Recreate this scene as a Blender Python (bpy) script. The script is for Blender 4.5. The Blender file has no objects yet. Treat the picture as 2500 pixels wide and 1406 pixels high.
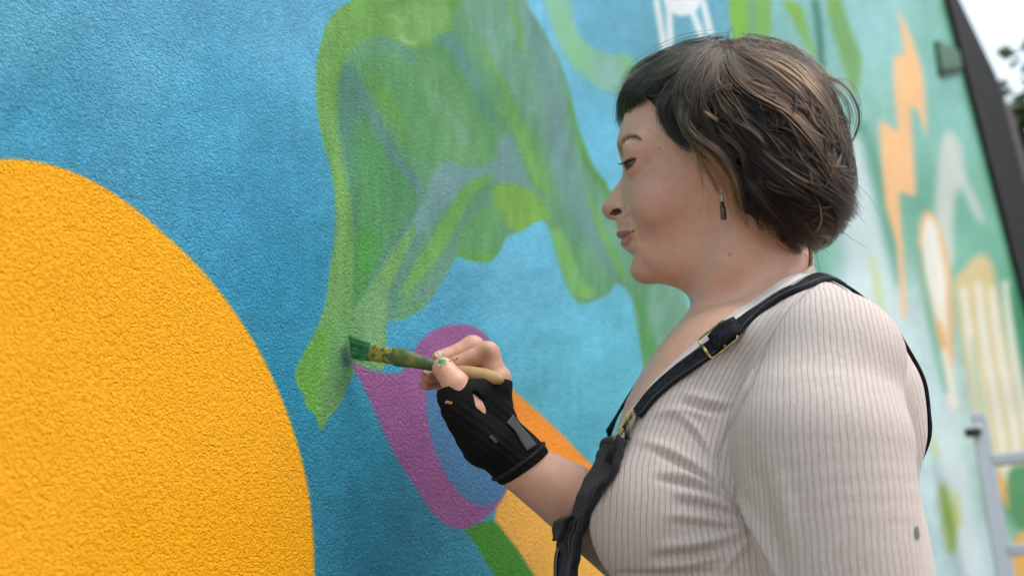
import bpy, bmesh, math, random
import numpy as np
from mathutils import Vector, Matrix

# ------------------------------------------------------------------ camera, sky, sun, exposure
scene = bpy.context.scene
rng = np.random.default_rng(7)
random.seed(7)
COL = scene.collection

FPX, CU, CV = 2300.0, 1250.0, 703.0            # focal length and centre in photograph pixels
PITCH, ROLL = math.radians(18.0), math.radians(4.0)
CAM = np.array([0.0, 0.0, 1.10])
_F = np.array([0, math.cos(PITCH), math.sin(PITCH)])
_R0 = np.array([1.0, 0, 0]); _U0 = np.array([0, -math.sin(PITCH), math.cos(PITCH)])
CR = math.cos(ROLL) * _R0 - math.sin(ROLL) * _U0
CUP = math.cos(ROLL) * _U0 + math.sin(ROLL) * _R0

camd = bpy.data.cameras.new('camera'); camo = bpy.data.objects.new('camera', camd); COL.objects.link(camo)
camo.matrix_world = Matrix(((CR[0], CUP[0], -_F[0], CAM[0]), (CR[1], CUP[1], -_F[1], CAM[1]),
                            (CR[2], CUP[2], -_F[2], CAM[2]), (0, 0, 0, 1)))
camd.sensor_width = 36.0; camd.lens = FPX / 2500.0 * 36.0
camd.clip_start = 0.02; camd.clip_end = 500
camd.dof.use_dof = True; camd.dof.focus_distance = 0.845
camd.dof.aperture_fstop = (camd.lens / 1000.0) / 0.0090
scene.camera = camo

SUN_EL, SUN_AZ = math.radians(54), math.radians(110)   # azimuth measured clockwise from +Y
w = bpy.data.worlds.new('World'); scene.world = w; w.use_nodes = True
nt = w.node_tree; nt.nodes.clear()
sky = nt.nodes.new('ShaderNodeTexSky'); sky.sky_type = 'NISHITA'; sky.sun_disc = False
sky.sun_elevation = SUN_EL; sky.sun_rotation = SUN_AZ; sky.air_density = 0.9; sky.dust_density = 7.0; sky.ozone_density = 0.8
bg = nt.nodes.new('ShaderNodeBackground'); bg.inputs['Strength'].default_value = 0.15
out = nt.nodes.new('ShaderNodeOutputWorld')
# thin bright overcast over the blue
_tc = nt.nodes.new('ShaderNodeTexCoord'); _cn = nt.nodes.new('ShaderNodeTexNoise'); _cn.inputs['Scale'].default_value = 2.2; _cn.inputs['Detail'].default_value = 5.0
_cr = nt.nodes.new('ShaderNodeValToRGB'); _cr.color_ramp.elements[0].position = .25; _cr.color_ramp.elements[0].color = (.62, .62, .62, 1); _cr.color_ramp.elements[1].position = .6; _cr.color_ramp.elements[1].color = (.95, .95, .95, 1)
_cm = nt.nodes.new('ShaderNodeMix'); _cm.data_type = 'RGBA'; _cm.inputs[7].default_value = (4.1, 4.8, 5.2, 1)
nt.links.new(_tc.outputs['Generated'], _cn.inputs['Vector']); nt.links.new(_cn.outputs['Fac'], _cr.inputs['Fac']); nt.links.new(_cr.outputs['Color'], _cm.inputs[0])
nt.links.new(sky.outputs[0], _cm.inputs[6]); nt.links.new(_cm.outputs[2], bg.inputs['Color']); nt.links.new(bg.outputs[0], out.inputs['Surface'])
sund = bpy.data.lights.new('sun', 'SUN'); sund.energy = 1.7; sund.angle = math.radians(42); sund.color = (1.0, 0.93, 0.84)
suno = bpy.data.objects.new('sun', sund); COL.objects.link(suno)
sd = Vector((math.sin(SUN_AZ) * math.cos(SUN_EL), math.cos(SUN_AZ) * math.cos(SUN_EL), math.sin(SUN_EL)))
suno.rotation_euler = sd.to_track_quat('Z', 'Y').to_euler(); suno.location = (2, -2, 5)
vs = scene.view_settings
vs.view_transform = 'Standard'; vs.look = 'None'; vs.gamma = 1.0; vs.use_curve_mapping = False
vs.exposure = 0.90
scene.cycles.max_bounces = 6

# ------------------------------------------------------------------ small helpers
def ray(u, v):
    u = np.asarray(u, float); v = np.asarray(v, float)
    return (_F + ((u - CU) / FPX)[..., None] * CR - ((v - CV) / FPX)[..., None] * CUP)

def P(u, v, y):
    """the point seen at photograph pixel (u, v) that stands at world depth y"""
    d = ray(u, v)
    return CAM + d * (np.asarray(y, float) / d[..., 1])[..., None]

def pix(p):
    q = np.asarray(p, float) - CAM
    z = q @ _F
    return CU + FPX * (q @ CR) / z, CV - FPX * (q @ CUP) / z

def lin(c):
    c = np.asarray(c, float) / 255.0
    return np.where(c <= 0.04045, c / 12.92, ((c + 0.055) / 1.055) ** 2.4)

def tag(o, label=None, cat=None, group=None, kind=None):
    if label: o['label'] = label
    if cat: o['category'] = cat
    if group: o['group'] = group
    if kind: o['kind'] = kind
    return o

def empty(name, loc=(0, 0, 0), rz=0.0):
    o = bpy.data.objects.new(name, None); COL.objects.link(o); o.location = loc; o.rotation_euler = (0, 0, rz)
    o.empty_display_size = 0.1
    return o

def obj(name, me, mat=None, parent=None, smooth=True):
    if isinstance(me, tuple):
        vs_, fs_ = me
        m = bpy.data.meshes.new(name); 
        m.from_pydata([tuple(map(float, q)) for q in vs_], [], [tuple(map(int, f)) for f in fs_]); me = m
    if mat is not None:
        for mm in (mat if isinstance(mat, (list, tuple)) else [mat]): me.materials.append(mm)
    o = bpy.data.objects.new(name, me); COL.objects.link(o)
    if smooth: me.polygons.foreach_set('use_smooth', np.ones(len(me.polygons), bool))
    if parent is not None:
        o.parent = parent
        if parent.type == 'EMPTY' or True:
            bpy_parent_inverse(o, parent)
    me.update()
    return o

def world_mat(o):
    m = Matrix.LocRotScale(o.location, o.rotation_euler, o.scale)
    return (world_mat(o.parent) @ o.matrix_parent_inverse @ m) if o.parent else m

def bpy_parent_inverse(o, parent):
    o.matrix_parent_inverse = world_mat(parent).inverted()

def mesh_np(name, V, Q):
    """fast mesh from numpy verts and quads/tris"""
    me = bpy.data.meshes.new(name)
    V = np.asarray(V, np.float32); Q = np.asarray(Q, np.int32)
    n, k = Q.shape
    me.vertices.add(len(V)); me.vertices.foreach_set('co', V.ravel())
    me.loops.add(n * k); me.loops.foreach_set('vertex_index', Q.ravel())
    me.polygons.add(n); me.polygons.foreach_set('loop_start', np.arange(0, n * k, k, dtype=np.int32))
    try: me.polygons.foreach_set('loop_total', np.full(n, k, np.int32))
    except Exception: pass
    me.update(calc_edges=True)
    return me

def set_color(me, rgb, name='paint'):
    a = me.color_attributes.new(name, 'FLOAT_COLOR', 'POINT')
    c = np.ones((len(me.vertices), 4), np.float32); c[:, :3] = rgb
    a.data.foreach_set('color', c.ravel())

def set_float(me, val, name):
    a = me.attributes.new(name, 'FLOAT', 'POINT'); a.data.foreach_set('value', np.asarray(val, np.float32))

class NB:
    """tiny node-graph builder"""
    def __init__(s, name, **pr):
        s.m = bpy.data.materials.new(name); s.m.use_nodes = True; s.t = s.m.node_tree
        s.b = s.t.nodes['Principled BSDF']
        for k, v in pr.items(): s.set(k, v)
    def set(s, k, v):
        k = k.replace('_', ' ')
        for i in s.b.inputs:
            if i.name.lower() == k.lower():
                if hasattr(v, 'node'): s.t.links.new(v, i)
                else: i.default_value = (*v, 1.0) if (isinstance(v, (tuple, list, np.ndarray)) and len(v) == 3 and i.type == 'RGBA') else v
                return
        raise KeyError(k)
    def n(s, typ, ins=None, **pr):
        nd = s.t.nodes.new(typ)
        for k, v in pr.items(): setattr(nd, k, v)
        for k, v in (ins or {}).items():
            i = nd.inputs[k]
            if hasattr(v, 'node'): s.t.links.new(v, i)
            else: i.default_value = (*v, 1.0) if (isinstance(v, (tuple, list, np.ndarray)) and len(v) == 3 and i.type == 'RGBA') else v
        return nd
    def obj(s): return s.n('ShaderNodeTexCoord').outputs['Object']
    def noise(s, scale, detail=3, rough=0.5, vec=None, out='Fac'):
        return s.n('ShaderNodeTexNoise', {'Scale': scale, 'Detail': detail, 'Roughness': rough, 'Vector': vec or s.obj()}).outputs[out]
    def math(s, op, a, b=0.5, clamp=False):
        return s.n('ShaderNodeMath', {0: a, 1: b}, operation=op, use_clamp=clamp).outputs[0]
    def ramp(s, f, stops):
        nd = s.n('ShaderNodeValToRGB', {'Fac': f}); e = nd.color_ramp.elements
        while len(e) < len(stops): e.new(0.5)
        for k, (p, c) in enumerate(stops): e[k].position = p; e[k].color = (*c, 1) if len(c) == 3 else c
        return nd.outputs['Color']
    def mix(s, f, a, b, mode='MIX'):
        nd = s.n('ShaderNodeMix', data_type='RGBA', blend_type=mode)
        for k, v in ((0, f), (6, a), (7, b)):
            if hasattr(v, 'node'): s.t.links.new(v, nd.inputs[k])
            else: nd.inputs[k].default_value = (*v, 1) if isinstance(v, (tuple, list, np.ndarray)) else v
        return nd.outputs[2]
    def bump(s, h, strength=0.5, dist=0.001, prev=None):
        nd = s.n('ShaderNodeBump', {'Height': h, 'Strength': strength, 'Distance': dist})
        if prev is not None: s.t.links.new(prev, nd.inputs['Normal'])
        return nd.outputs[0]
    def attr(s, name, out='Color'):
        return s.n('ShaderNodeAttribute', attribute_name=name).outputs[out]

def rotm(axis, ang): return np.array(Matrix.Rotation(ang, 3, Vector(axis)))

def box_mesh(size, bevel=0.0, seg=2):
    bm = bmesh.new(); bmesh.ops.create_cube(bm, size=1.0)
    for v_ in bm.verts: v_.co = Vector((v_.co.x * size[0], v_.co.y * size[1], v_.co.z * size[2]))
    if bevel: bmesh.ops.bevel(bm, geom=bm.edges[:], offset=bevel, segments=seg, affect='EDGES', profile=0.6)
    me = bpy.data.meshes.new('box'); bm.to_mesh(me); bm.free(); return me

def place_mesh(me, M3, loc):
    n = len(me.vertices); a = np.empty(n * 3, np.float32); me.vertices.foreach_get('co', a)
    a = a.reshape(-1, 3) @ np.asarray(M3, float).T + np.asarray(loc, float)
    me.vertices.foreach_set('co', a.astype(np.float32).ravel()); me.update(); return me

def frame_from(x, up):
    x = np.asarray(x, float); x = x / np.linalg.norm(x); up = np.asarray(up, float)
    y = np.cross(up, x); y /= np.linalg.norm(y); z = np.cross(x, y)
    return np.stack([x, y, z], 1)

def catmull(pts, n=8, closed=False):
    p = np.asarray(pts, float); m = len(p)
    out = []
    rngi = range(m) if closed else range(m - 1)
    for i in rngi:
        if closed: a, b, c, d = p[(i - 1) % m], p[i], p[(i + 1) % m], p[(i + 2) % m]
        else: a, b, c, d = p[max(i - 1, 0)], p[i], p[i + 1], p[min(i + 2, m - 1)]
        t = (np.arange(n) / n)[:, None]
        out.append(0.5 * ((2 * b) + (-a + c) * t + (2 * a - 5 * b + 4 * c - d) * t ** 2 + (-a + 3 * b - 3 * c + d) * t ** 3))
    if not closed: out.append(p[-1:])
    return np.concatenate(out)

def tube_mesh(pts, rad, seg=10, caps=True, up=(0, 0, 1), flat=1.0):
    pts = np.asarray(pts, float); n = len(pts); rad = np.broadcast_to(np.asarray(rad, float), (n,))
    T = np.gradient(pts, axis=0); T /= np.linalg.norm(T, axis=1)[:, None]
    nrm = np.cross(T[0], up); 
    if np.linalg.norm(nrm) < 1e-4: nrm = np.cross(T[0], (1, 0.3, 0))
    nrm /= np.linalg.norm(nrm); V = []
    for i in range(n):
        nrm = nrm - T[i] * (nrm @ T[i]); nrm /= np.linalg.norm(nrm); b = np.cross(T[i], nrm)
        a = np.arange(seg) * 2 * math.pi / seg
        V.append(pts[i] + rad[i] * (np.cos(a)[:, None] * nrm + flat * np.sin(a)[:, None] * b))
    V = np.concatenate(V); F = []
    for i in range(n - 1):
        for k in range(seg):
            k2 = (k + 1) % seg
            F.append((i * seg + k, i * seg + k2, (i + 1) * seg + k2, (i + 1) * seg + k))
    if caps: F.append(tuple(range(seg))[::-1]); F.append(tuple((n - 1) * seg + k for k in range(seg)))
    return V, F

def merge(parts):
    V, F, o = [], [], 0
    for v_, f_ in parts:
        V.extend(v_); F.extend([tuple(i + o for i in f) for f in f_]); o += len(v_)
    return V, F

# ------------------------------------------------------------------ the mural wall
BT = P(846, 852, 0.905)                               # where the brush meets the wall
WD = np.array([math.cos(math.radians(55)), math.sin(math.radians(55)), 0.0])   # along the wall, to the right
WN = np.array([WD[1], -WD[0], 0.0])                   # out of the wall, towards the camera side

def W(u, v, off=0.0):
    """point of the wall plane seen at pixel (u, v), lifted off the wall by off metres"""
    d = ray(u, v); t = ((BT - CAM) @ WN + off) / (d @ WN)
    return CAM + d * t[..., None]

# painted design: a regular grid over the photographed part of the wall, coarser beyond it
STEP = 2.3
gu = np.concatenate([np.arange(-900, 0, 60), np.arange(0, 2520, STEP), [2530, 2560]])
gv = np.concatenate([np.arange(-800, 0, 50), np.arange(0, 1410, STEP), np.arange(1440, 2200, 50)])
GU, GV = np.meshgrid(gu, gv)
NU, NV = len(gu), len(gv)

def resample_rows(poly, ss=3):
    """coverage of a polygon on the grid (supersampled scanlines)"""
    poly = np.asarray(poly, float); cov = np.zeros((NV, NU))
    x0, y0 = poly.min(0); x1, y1 = poly.max(0)
    rows = np.where((gv >= y0 - 3) & (gv <= y1 + 3))[0]
    du = np.gradient(gu)
    a = poly; b = np.roll(poly, -1, 0)
    for r in rows:
        acc = np.zeros(NU)
        for s_ in range(ss):
            yy = gv[r] + ((s_ + 0.5) / ss - 0.5) * STEP
            hit = ((a[:, 1] <= yy) & (b[:, 1] > yy)) | ((b[:, 1] <= yy) & (a[:, 1] > yy))
            if not hit.any(): continue
            xs = np.sort(a[hit, 0] + (yy - a[hit, 1]) / (b[hit, 1] - a[hit, 1]) * (b[hit, 0] - a[hit, 0]))
            for k in range(0, len(xs) - 1, 2):
                acc += np.clip((np.minimum(gu + du / 2, xs[k + 1]) - np.maximum(gu - du / 2, xs[k])) / du, 0, 1)
        cov[r] = acc / ss
    return np.clip(cov, 0, 1)

def boxblur(a, k, axis):
    if k < 1: return a
    pad = [(0, 0)] * a.ndim; pad[axis] = (k + 1, k)
    c = np.cumsum(np.pad(a, pad, mode='edge'), axis=axis)
    n = a.shape[axis]
    hi = np.take(c, np.arange(2 * k + 1, 2 * k + 1 + n), axis); lo = np.take(c, np.arange(0, n), axis)
    return (hi - lo) / (2 * k + 1)

def soft(a, px):
    k = int(round(px / STEP / 2))
    for _ in range(2 if k else 0):
        a = boxblur(boxblur(a, k, 0), k, 1)
    return a

def vnoise(scale_u, scale_v, seed):
    r = np.random.default_rng(seed); 
    nu, nv = int(3600 / scale_u) + 4, int(3200 / scale_v) + 4
    g = r.random((nv, nu))
    x = (GU + 950) / scale_u; y = (GV + 850) / scale_v
    xi = x.astype(int); yi = y.astype(int); fx = x - xi; fy = y - yi
    fx = fx * fx * (3 - 2 * fx); fy = fy * fy * (3 - 2 * fy)
    xi = np.clip(xi, 0, nu - 2); yi = np.clip(yi, 0, nv - 2)
    return (g[yi, xi] * (1 - fx) + g[yi, xi + 1] * fx) * (1 - fy) + (g[yi + 1, xi] * (1 - fx) + g[yi + 1, xi + 1] * fx) * fy

# base coat: colours dabbed at places, blended between them
DAB = [(0, 0, 96, 166, 206), (350, 60, 96, 168, 214), (700, 60, 100, 172, 220), (100, 330, 72, 150, 194), (560, 300, 78, 158, 205),
       (620, 480, 66, 146, 194), (700, 700, 52, 138, 182), (690, 1000, 46, 134, 176), (830, 1300, 54, 130, 166), (1000, 1300, 62, 138, 172),
       (900, 1080, 54, 142, 180), (1000, 900, 70, 160, 206), (1050, 810, 82, 166, 212), (1100, 730, 88, 168, 212), (1250, 700, 108, 182, 226), (1450, 820, 104, 184, 222),
       (1350, 950, 96, 178, 212), (1420, 1080, 86, 168, 202), (1480, 900, 96, 176, 208), (1460, 330, 108, 184, 228), (1330, 100, 116, 188, 236),
       (1500, 100, 104, 172, 208), (1680, 150, 94, 164, 198), (1740, 40, 108, 172, 212), (1850, 150, 136, 196, 200), (1950, 60, 130, 192, 204),
       (2060, 200, 140, 202, 206), (2130, 60, 146, 204, 222), (2130, 400, 122, 184, 176), (2300, 60, 128, 196, 196), (2340, 250, 130, 196, 200), (2250, 500, 104, 176, 160),
       (2090, 450, 190, 216, 220), (2080, 700, 196, 222, 228), (1990, 640, 100, 176, 164), (2050, 620, 150, 196, 196), (2200, 800, 196, 222, 226), (2270, 950, 190, 220, 226),
       (2300, 1200, 188, 216, 226), (2400, 1330, 184, 212, 224), (2330, 560, 112, 184, 168), (2400, 600, 112, 184, 168), (2450, 760, 84, 170, 140), (2480, 1000, 196, 204, 176), (2490, 1220, 84, 160, 110)]
DAB = np.array(DAB, float)
num = np.zeros((NV, NU, 3)); den = np.zeros((NV, NU))
for u_, v_, r_, g_, b_ in DAB:
    k = 1.0 / (((GU - u_) * 1.25) ** 2 + (GV - v_) ** 2 + 60 ** 2) ** 1.6
    num += k[..., None] * np.array([r_, g_, b_]); den += k
PAINT = num / den[..., None]
mott = vnoise(14, 14, 1) * 0.5 + vnoise(34, 40, 2) * 0.5
PAINT *= (0.94 + 0.12 * mott)[..., None]

def lay(poly, rgb, edge=0, op=1.0, smooth=6, closed=True, wash=0.0, seed=0, clip=None):
    global PAINT
    q = catmull(poly, smooth, closed) if smooth else np.asarray(poly, float)
    c = soft(resample_rows(q), edge) * op
    if clip is not None: c = c * clip
    if wash: c = c * np.clip(1 - wash + 2 * wash * (vnoise(60, 70, seed + 3) * .6 + vnoise(22, 26, seed + 9) * .4), 0, 1)
    PAINT = PAINT * (1 - c[..., None]) + np.asarray(rgb, float) * c[..., None]
    return c

def stroke(pts, wid, rgb, edge=4, op=1.0, clip=None, wash=0.0, seed=0):
    q = catmull(pts, 8); wid = np.interp(np.linspace(0, 1, len(q)), np.linspace(0, 1, len(np.atleast_1d(wid))), np.atleast_1d(wid)) if np.ndim(wid) else np.full(len(q), wid)
    t = np.gradient(q, axis=0); t /= np.linalg.norm(t, axis=1)[:, None]; nrm = np.stack([-t[:, 1], t[:, 0]], 1)
    lay(np.concatenate([q + nrm * wid[:, None] / 2, (q - nrm * wid[:, None] / 2)[::-1]]), rgb, edge, op, 0, True, wash, seed, clip)

# far right of the wall: pale figures and columns
lay([(1783, -60), (1872, -60), (1874, 120), (1800, 130)], (122, 182, 92), 6)
stroke([(1836, -30), (1838, 130)], 14, (112, 160, 140), 10, .8)
stroke([(1800, -20), (1806, 130)], 26, (128, 188, 62), 10, .8)
stroke([(1918, 8), (1945, 30), (1962, 80), (1990, 140)], [14, 34, 26, 10], (128, 186, 100), 10)
stroke([(1918, 8), (1940, 26), (1952, 50)], [10, 24, 10], (134, 190, 66), 8)
stroke([(1986, -20), (2000, 80), (2008, 200), (2012, 320)], 16, (58, 124, 110), 8)
stroke([(2030, -30), (2050, 60), (2080, 150), (2085, 230)], [30, 44, 50, 10], (116, 178, 104), 10)
stroke([(2030, -30), (2040, 40)], 20, (128, 184, 70), 12)
stroke([(2100, 300), (2135, 420), (2165, 560), (2190, 700)], [24, 40, 40, 10], (84, 160, 142), 14, .9)
stroke([(2075, 330), (2100, 520), (2140, 760), (2180, 1000)], [50, 90, 120, 160], (206, 226, 232), 26, .8)
lay([(2188, 10), (2209, 128), (2181, 143), (2183, 239), (2194, 322), (2147, 292), (2151, 384), (2162, 503), (2190, 600), (2202, 770), (2214, 780), (2206, 620), (2194, 469), (2236, 480), (2232, 405), (2222, 262), (2239, 265), (2264, 340), (2257, 213), (2250, 165), (2222, 85)], (252, 194, 132), 7, 1, 0)
lay([(2283, 560), (2288, 430), (2302, 340), (2322, 318), (2345, 360), (2362, 440), (2390, 500), (2402, 548), (2376, 520), (2350, 462), (2334, 470), (2326, 560), (2330, 620), (2300, 700)], (196, 208, 202), 12)
lay([(2242, 620), (2248, 540), (2268, 514), (2296, 560), (2322, 680), (2326, 900), (2300, 860), (2262, 760)], (240, 186, 122), 10)
lay([(2252, 620), (2256, 552), (2270, 528), (2288, 566), (2308, 680), (2312, 850), (2296, 800), (2268, 720)], (232, 232, 226), 8)
stroke([(2280, 640), (2296, 820), (2330, 1000)], [10, 26, 20], (236, 226, 208), 10)
stroke([(2288, 780), (2304, 850)], [14, 24], (246, 178, 104), 8)
stroke([(2240, 600), (2268, 760), (2310, 960)], [10, 22, 12], (110, 178, 160), 10, .8)
lay([(2330, 690), (2350, 660), (2390, 620), (2420, 640), (2440, 720), (2470, 900), (2500, 1060), (2520, 1200), (2420, 1180), (2380, 1000), (2350, 850)], (218, 196, 138), 12)
for k in range(4):
    x = 2352 + 34 * k
    stroke([(x, 700 - 14 * (k % 2)), (x + 20, 850), (x + 50, 1010), (x + 80, 1200)], [16, 22, 24, 20], (228, 228, 212), 10)
stroke([(2372, 820), (2392, 960), (2420, 1120)], [6, 10, 8], (150, 186, 128), 8, .8)
stroke([(2300, 1000), (2330, 1150), (2360, 1320), (2390, 1440)], [50, 60, 60, 60], (204, 222, 228), 20, .8)
stroke([(2270, 1060), (2290, 1120)], [10, 14], (206, 214, 120), 10, .8)
stroke([(2298, 1180), (2318, 1270), (2322, 1350)], [16, 36, 12], (146, 182, 56), 12, .9)
stroke([(2330, 1200), (2340, 1280)], [10, 14], (196, 208, 70), 12, .8)
stroke([(2126, 620), (2142, 700), (2160, 800)], [8, 16, 8], (196, 218, 130), 12, .8)
stroke([(2424, 1150), (2452, 1200), (2466, 1240)], [16, 30, 12], (240, 176, 84), 8)
lay([(2462, 1150), (2540, 1150), (2560, 1290), (2480, 1280)], (80, 156, 98), 8)
lay([(2474, 1320), (2560, 1310), (2560, 1500), (2500, 1500)], (236, 172, 78), 8)
stroke([(2302, -20), (2392, 330), (2462, 600), (2510, 780)], [24, 20, 14, 40], (48, 132, 84), 12, .9)
stroke([(2480, 700), (2520, 900), (2560, 1100)], [30, 50, 50], (52, 140, 100), 12, .9)

# the bird-like tail and the thin white legs
lay([(1326, -40), (1388, -40), (1404, 60), (1432, 108), (1490, 134), (1530, 134), (1565, 180), (1545, 236), (1490, 226), (1448, 208), (1424, 176), (1388, 150), (1356, 84)], (134, 188, 178), 5)
stroke([(1345, -20), (1370, 60), (1410, 130), (1440, 180)], [20, 30, 50, 40], (132, 196, 138), 24, .7)
stroke([(1520, 140), (1550, 190), (1540, 230)], [20, 40, 20], (126, 190, 118), 14, .8)
stroke([(1480, 150), (1500, 215)], [26, 40], (148, 188, 196), 14, .7)
lay([(1616, -50), (1716, -50), (1708, 12), (1690, 32), (1664, 40), (1638, 30), (1622, 8)], (234, 242, 248), 6)
for a, b in (((1598, -20), (1625, 140)), ((1632, 10), (1637, 140)), ((1686, 20), (1724, 120)), ((1712, -10), (1742, 116))):
    stroke([a, ((a[0] + b[0]) / 2 + 1, (a[1] + b[1]) / 2), b], [14, 16, 16], (228, 238, 246), 5)

# the big green figure
GREEN = [(880, -120), (872, -10), (832, 18), (800, 60), (784, 112), (775, 165), (773, 222), (778, 282), (789, 340), (800, 382), (812, 432), (818, 500), (815, 570), (808, 640), (800, 712), (790, 762),
         (774, 802), (754, 842), (734, 880), (722, 908), (728, 942), (744, 964), (748, 992), (770, 1010), (785, 1050), (802, 1018), (832, 985), (846, 950), (858, 922), (872, 892), (905, 900), (934, 902), (941, 862), (942, 802), (947, 784),
         (985, 780), (1040, 746), (1070, 700), (1108, 640), (1119, 626), (1150, 637), (1195, 640), (1220, 612), (1238, 578), (1276, 562), (1302, 545), (1326, 538), (1344, 568), (1360, 622), (1378, 682), (1395, 720), (1415, 740),
         (1442, 737), (1488, 716), (1504, 690), (1536, 716), (1549, 762), (1560, 822), (1574, 904), (1600, 970), (1690, 930), (1686, 800), (1672, 716), (1660, 600), (1620, 500), (1500, 472), (1478, 444), (1450, 410), (1430, 362),
         (1412, 312), (1395, 236), (1375, 172), (1345, 110), (1312, 52), (1282, 0), (1260, -120)]
g = lay(GREEN, (106, 170, 122), 3, 1, 4)
def gl(poly, rgb, edge, op=1.0, wash=0.25, seed=0): lay(poly, rgb, edge, op, 6, True, wash, seed, g)
def gs(pts, wid, rgb, edge, op=1.0, wash=0.25, seed=0): stroke(pts, wid, rgb, edge, op, g, wash, seed)
gl([(1120, -60), (1290, -60), (1360, 120), (1410, 320), (1480, 470), (1540, 700), (1480, 640), (1380, 480), (1300, 300), (1180, 120)], (124, 178, 164), 30, .8, .2, 1)
gl([(870, -60), (1112, -60), (1110, 40), (1092, 88), (1066, 100), (1012, 116), (975, 104), (930, 88), (880, 100), (840, 150), (826, 220), (800, 380), (770, 300), (770, 150), (800, 40)], (118, 178, 84), 8, 1, .15, 2)
gl([(960, 20), (1060, 0), (1105, 30), (1080, 90), (1010, 108), (960, 70)], (140, 196, 112), 16, .7, .4, 3)
gs([(972, 88), (995, 104), (1018, 108)], [3, 9, 4], (176, 220, 150), 5, .8)
gs([(945, 35), (975, 50), (992, 60)], [4, 7, 3], (158, 208, 136), 6, .8)
gs([(1100, 60), (1060, 100), (1010, 118)], [16, 8, 8], (124, 190, 66), 6, .8)
gl([(880, 160), (1000, 130), (1090, 110), (1180, 250), (1215, 370), (1190, 396), (1090, 400), (1000, 380), (930, 290)], (102, 170, 106), 18, .9, .35, 4)
gl([(1010, 150), (1080, 150), (1140, 260), (1180, 380), (1100, 390), (1060, 280)], (122, 182, 122), 22, .7, .4, 5)
gs([(900, 170), (940, 240), (975, 300), (1000, 360)], [16, 24, 20, 8], (118, 180, 62), 12, .6, .4, 6)
gs([(930, 95), (985, 130), (1010, 150)], [20, 30, 12], (96, 158, 146), 12, .9, .3, 7)
gs([(1060, 100), (1100, 96), (1130, 150), (1160, 210), (1200, 290)], [12, 30, 28, 20, 10], (98, 160, 168), 12, .9, .25, 8)
gs([(1050, 220), (1110, 300), (1150, 360)], [12, 26, 14], (130, 184, 160), 16, .5, .4, 9)
gs([(1236, -20), (1262, 60), (1272, 130)], [10, 14, 10], (124, 186, 82), 8, .9)
gs([(1170, 110), (1200, 160), (1226, 205), (1262, 300), (1300, 410), (1330, 500)], [10, 14, 12, 26, 26, 16], (120, 184, 84), 10, .85, .2, 11)
gs([(1215, 250), (1290, 350), (1330, 440), (1340, 500)], [20, 46, 40, 12], (118, 184, 96), 18, .7, .3, 12)
gs([(1285, 20), (1330, 130), (1352, 260), (1380, 420), (1430, 560), (1490, 660)], [30, 60, 56, 60, 50, 24], (124, 164, 182), 24, .75, .25, 13)
gs([(1390, 250), (1412, 330), (1440, 400), (1485, 460), (1520, 560)], [10, 18, 30, 34, 20], (96, 168, 84), 10, .9, .2, 14)
# inner slate wedge and leaf
gl([(829, 200), (848, 154), (872, 176), (902, 246), (940, 312), (985, 386), (1022, 446), (1026, 492), (1012, 548), (960, 600), (902, 690), (864, 756), (862, 640), (856, 480), (842, 380), (830, 290)], (94, 152, 142), 6, .95, .15, 15)
gl([(868, 290), (905, 300), (960, 400), (1012, 438), (1022, 488), (990, 540), (940, 610), (895, 690), (866, 752), (874, 620), (866, 480), (856, 380)], (92, 166, 98), 18, .9, .2, 16)
gl([(870, 560), (930, 590), (900, 680), (866, 752)], (84, 170, 72), 16, .8, .2, 17)
gs([(862, 190), (915, 290), (960, 380), (1010, 440), (1035, 480)], [6, 10, 12, 18, 26], (112, 152, 170), 7, .85, .2, 18)
gl([(1088, 394), (1132, 408), (1200, 400), (1224, 340), (1246, 328), (1270, 392), (1300, 452), (1380, 552), (1440, 622), (1512, 690), (1585, 800), (1560, 790), (1490, 678), (1420, 594), (1330, 502), (1290, 466), (1220, 446), (1160, 440),
    (1112, 486), (1062, 540), (1020, 610), (975, 680), (952, 730), (935, 800), (890, 740), (962, 620), (1028, 500), (1060, 420)], (122, 164, 182), 9, .9, .2, 19)
gl([(960, 640), (1040, 560), (1010, 640), (975, 740), (960, 785), (944, 790), (942, 720)], (100, 156, 138), 10, .9, .25, 20)
gs([(1200, 430), (1140, 470), (1092, 560), (1030, 650), (978, 722)], [16, 30, 40, 34, 6], (118, 188, 88), 6, .9, .2, 21)
gs([(1220, 470), (1160, 510), (1118, 570), (1082, 650), (1020, 730)], [14, 18, 16, 26, 24], (112, 158, 158), 7, .9, .2, 22)
gl([(1212, 452), (1262, 450), (1312, 478), (1342, 530), (1308, 545), (1262, 566), (1222, 530), (1204, 490)], (138, 194, 76), 10, .9, .25, 23)
gl([(1130, 560), (1200, 490), (1222, 560), (1215, 610), (1190, 640), (1118, 622)], (108, 180, 108), 14, .8, .3, 24)
gs([(1120, 618), (1180, 634), (1215, 606)], [10, 14, 10], (112, 180, 66), 8, .7)
gs([(1352, 560), (1384, 640), (1408, 700), (1450, 716)], [30, 44, 40, 30], (136, 202, 104), 10, .85, .25, 25)
gs([(1405, 590), (1440, 650), (1470, 700)], [30, 60, 40], (112, 178, 128), 18, .8, .3, 26)
gs([(1440, 480), (1474, 570), (1506, 640), (1530, 690)], [12, 18, 20, 10], (122, 194, 92), 7, .9, .2, 27)
gl([(1552, 740), (1572, 740), (1620, 880), (1640, 980), (1580, 980), (1566, 850)], (88, 166, 92), 10, .9, .2, 28)
gl([(1600, 620), (1660, 620), (1690, 900), (1640, 900), (1580, 760)], (128, 176, 172), 16, .7, .2, 29)
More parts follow.
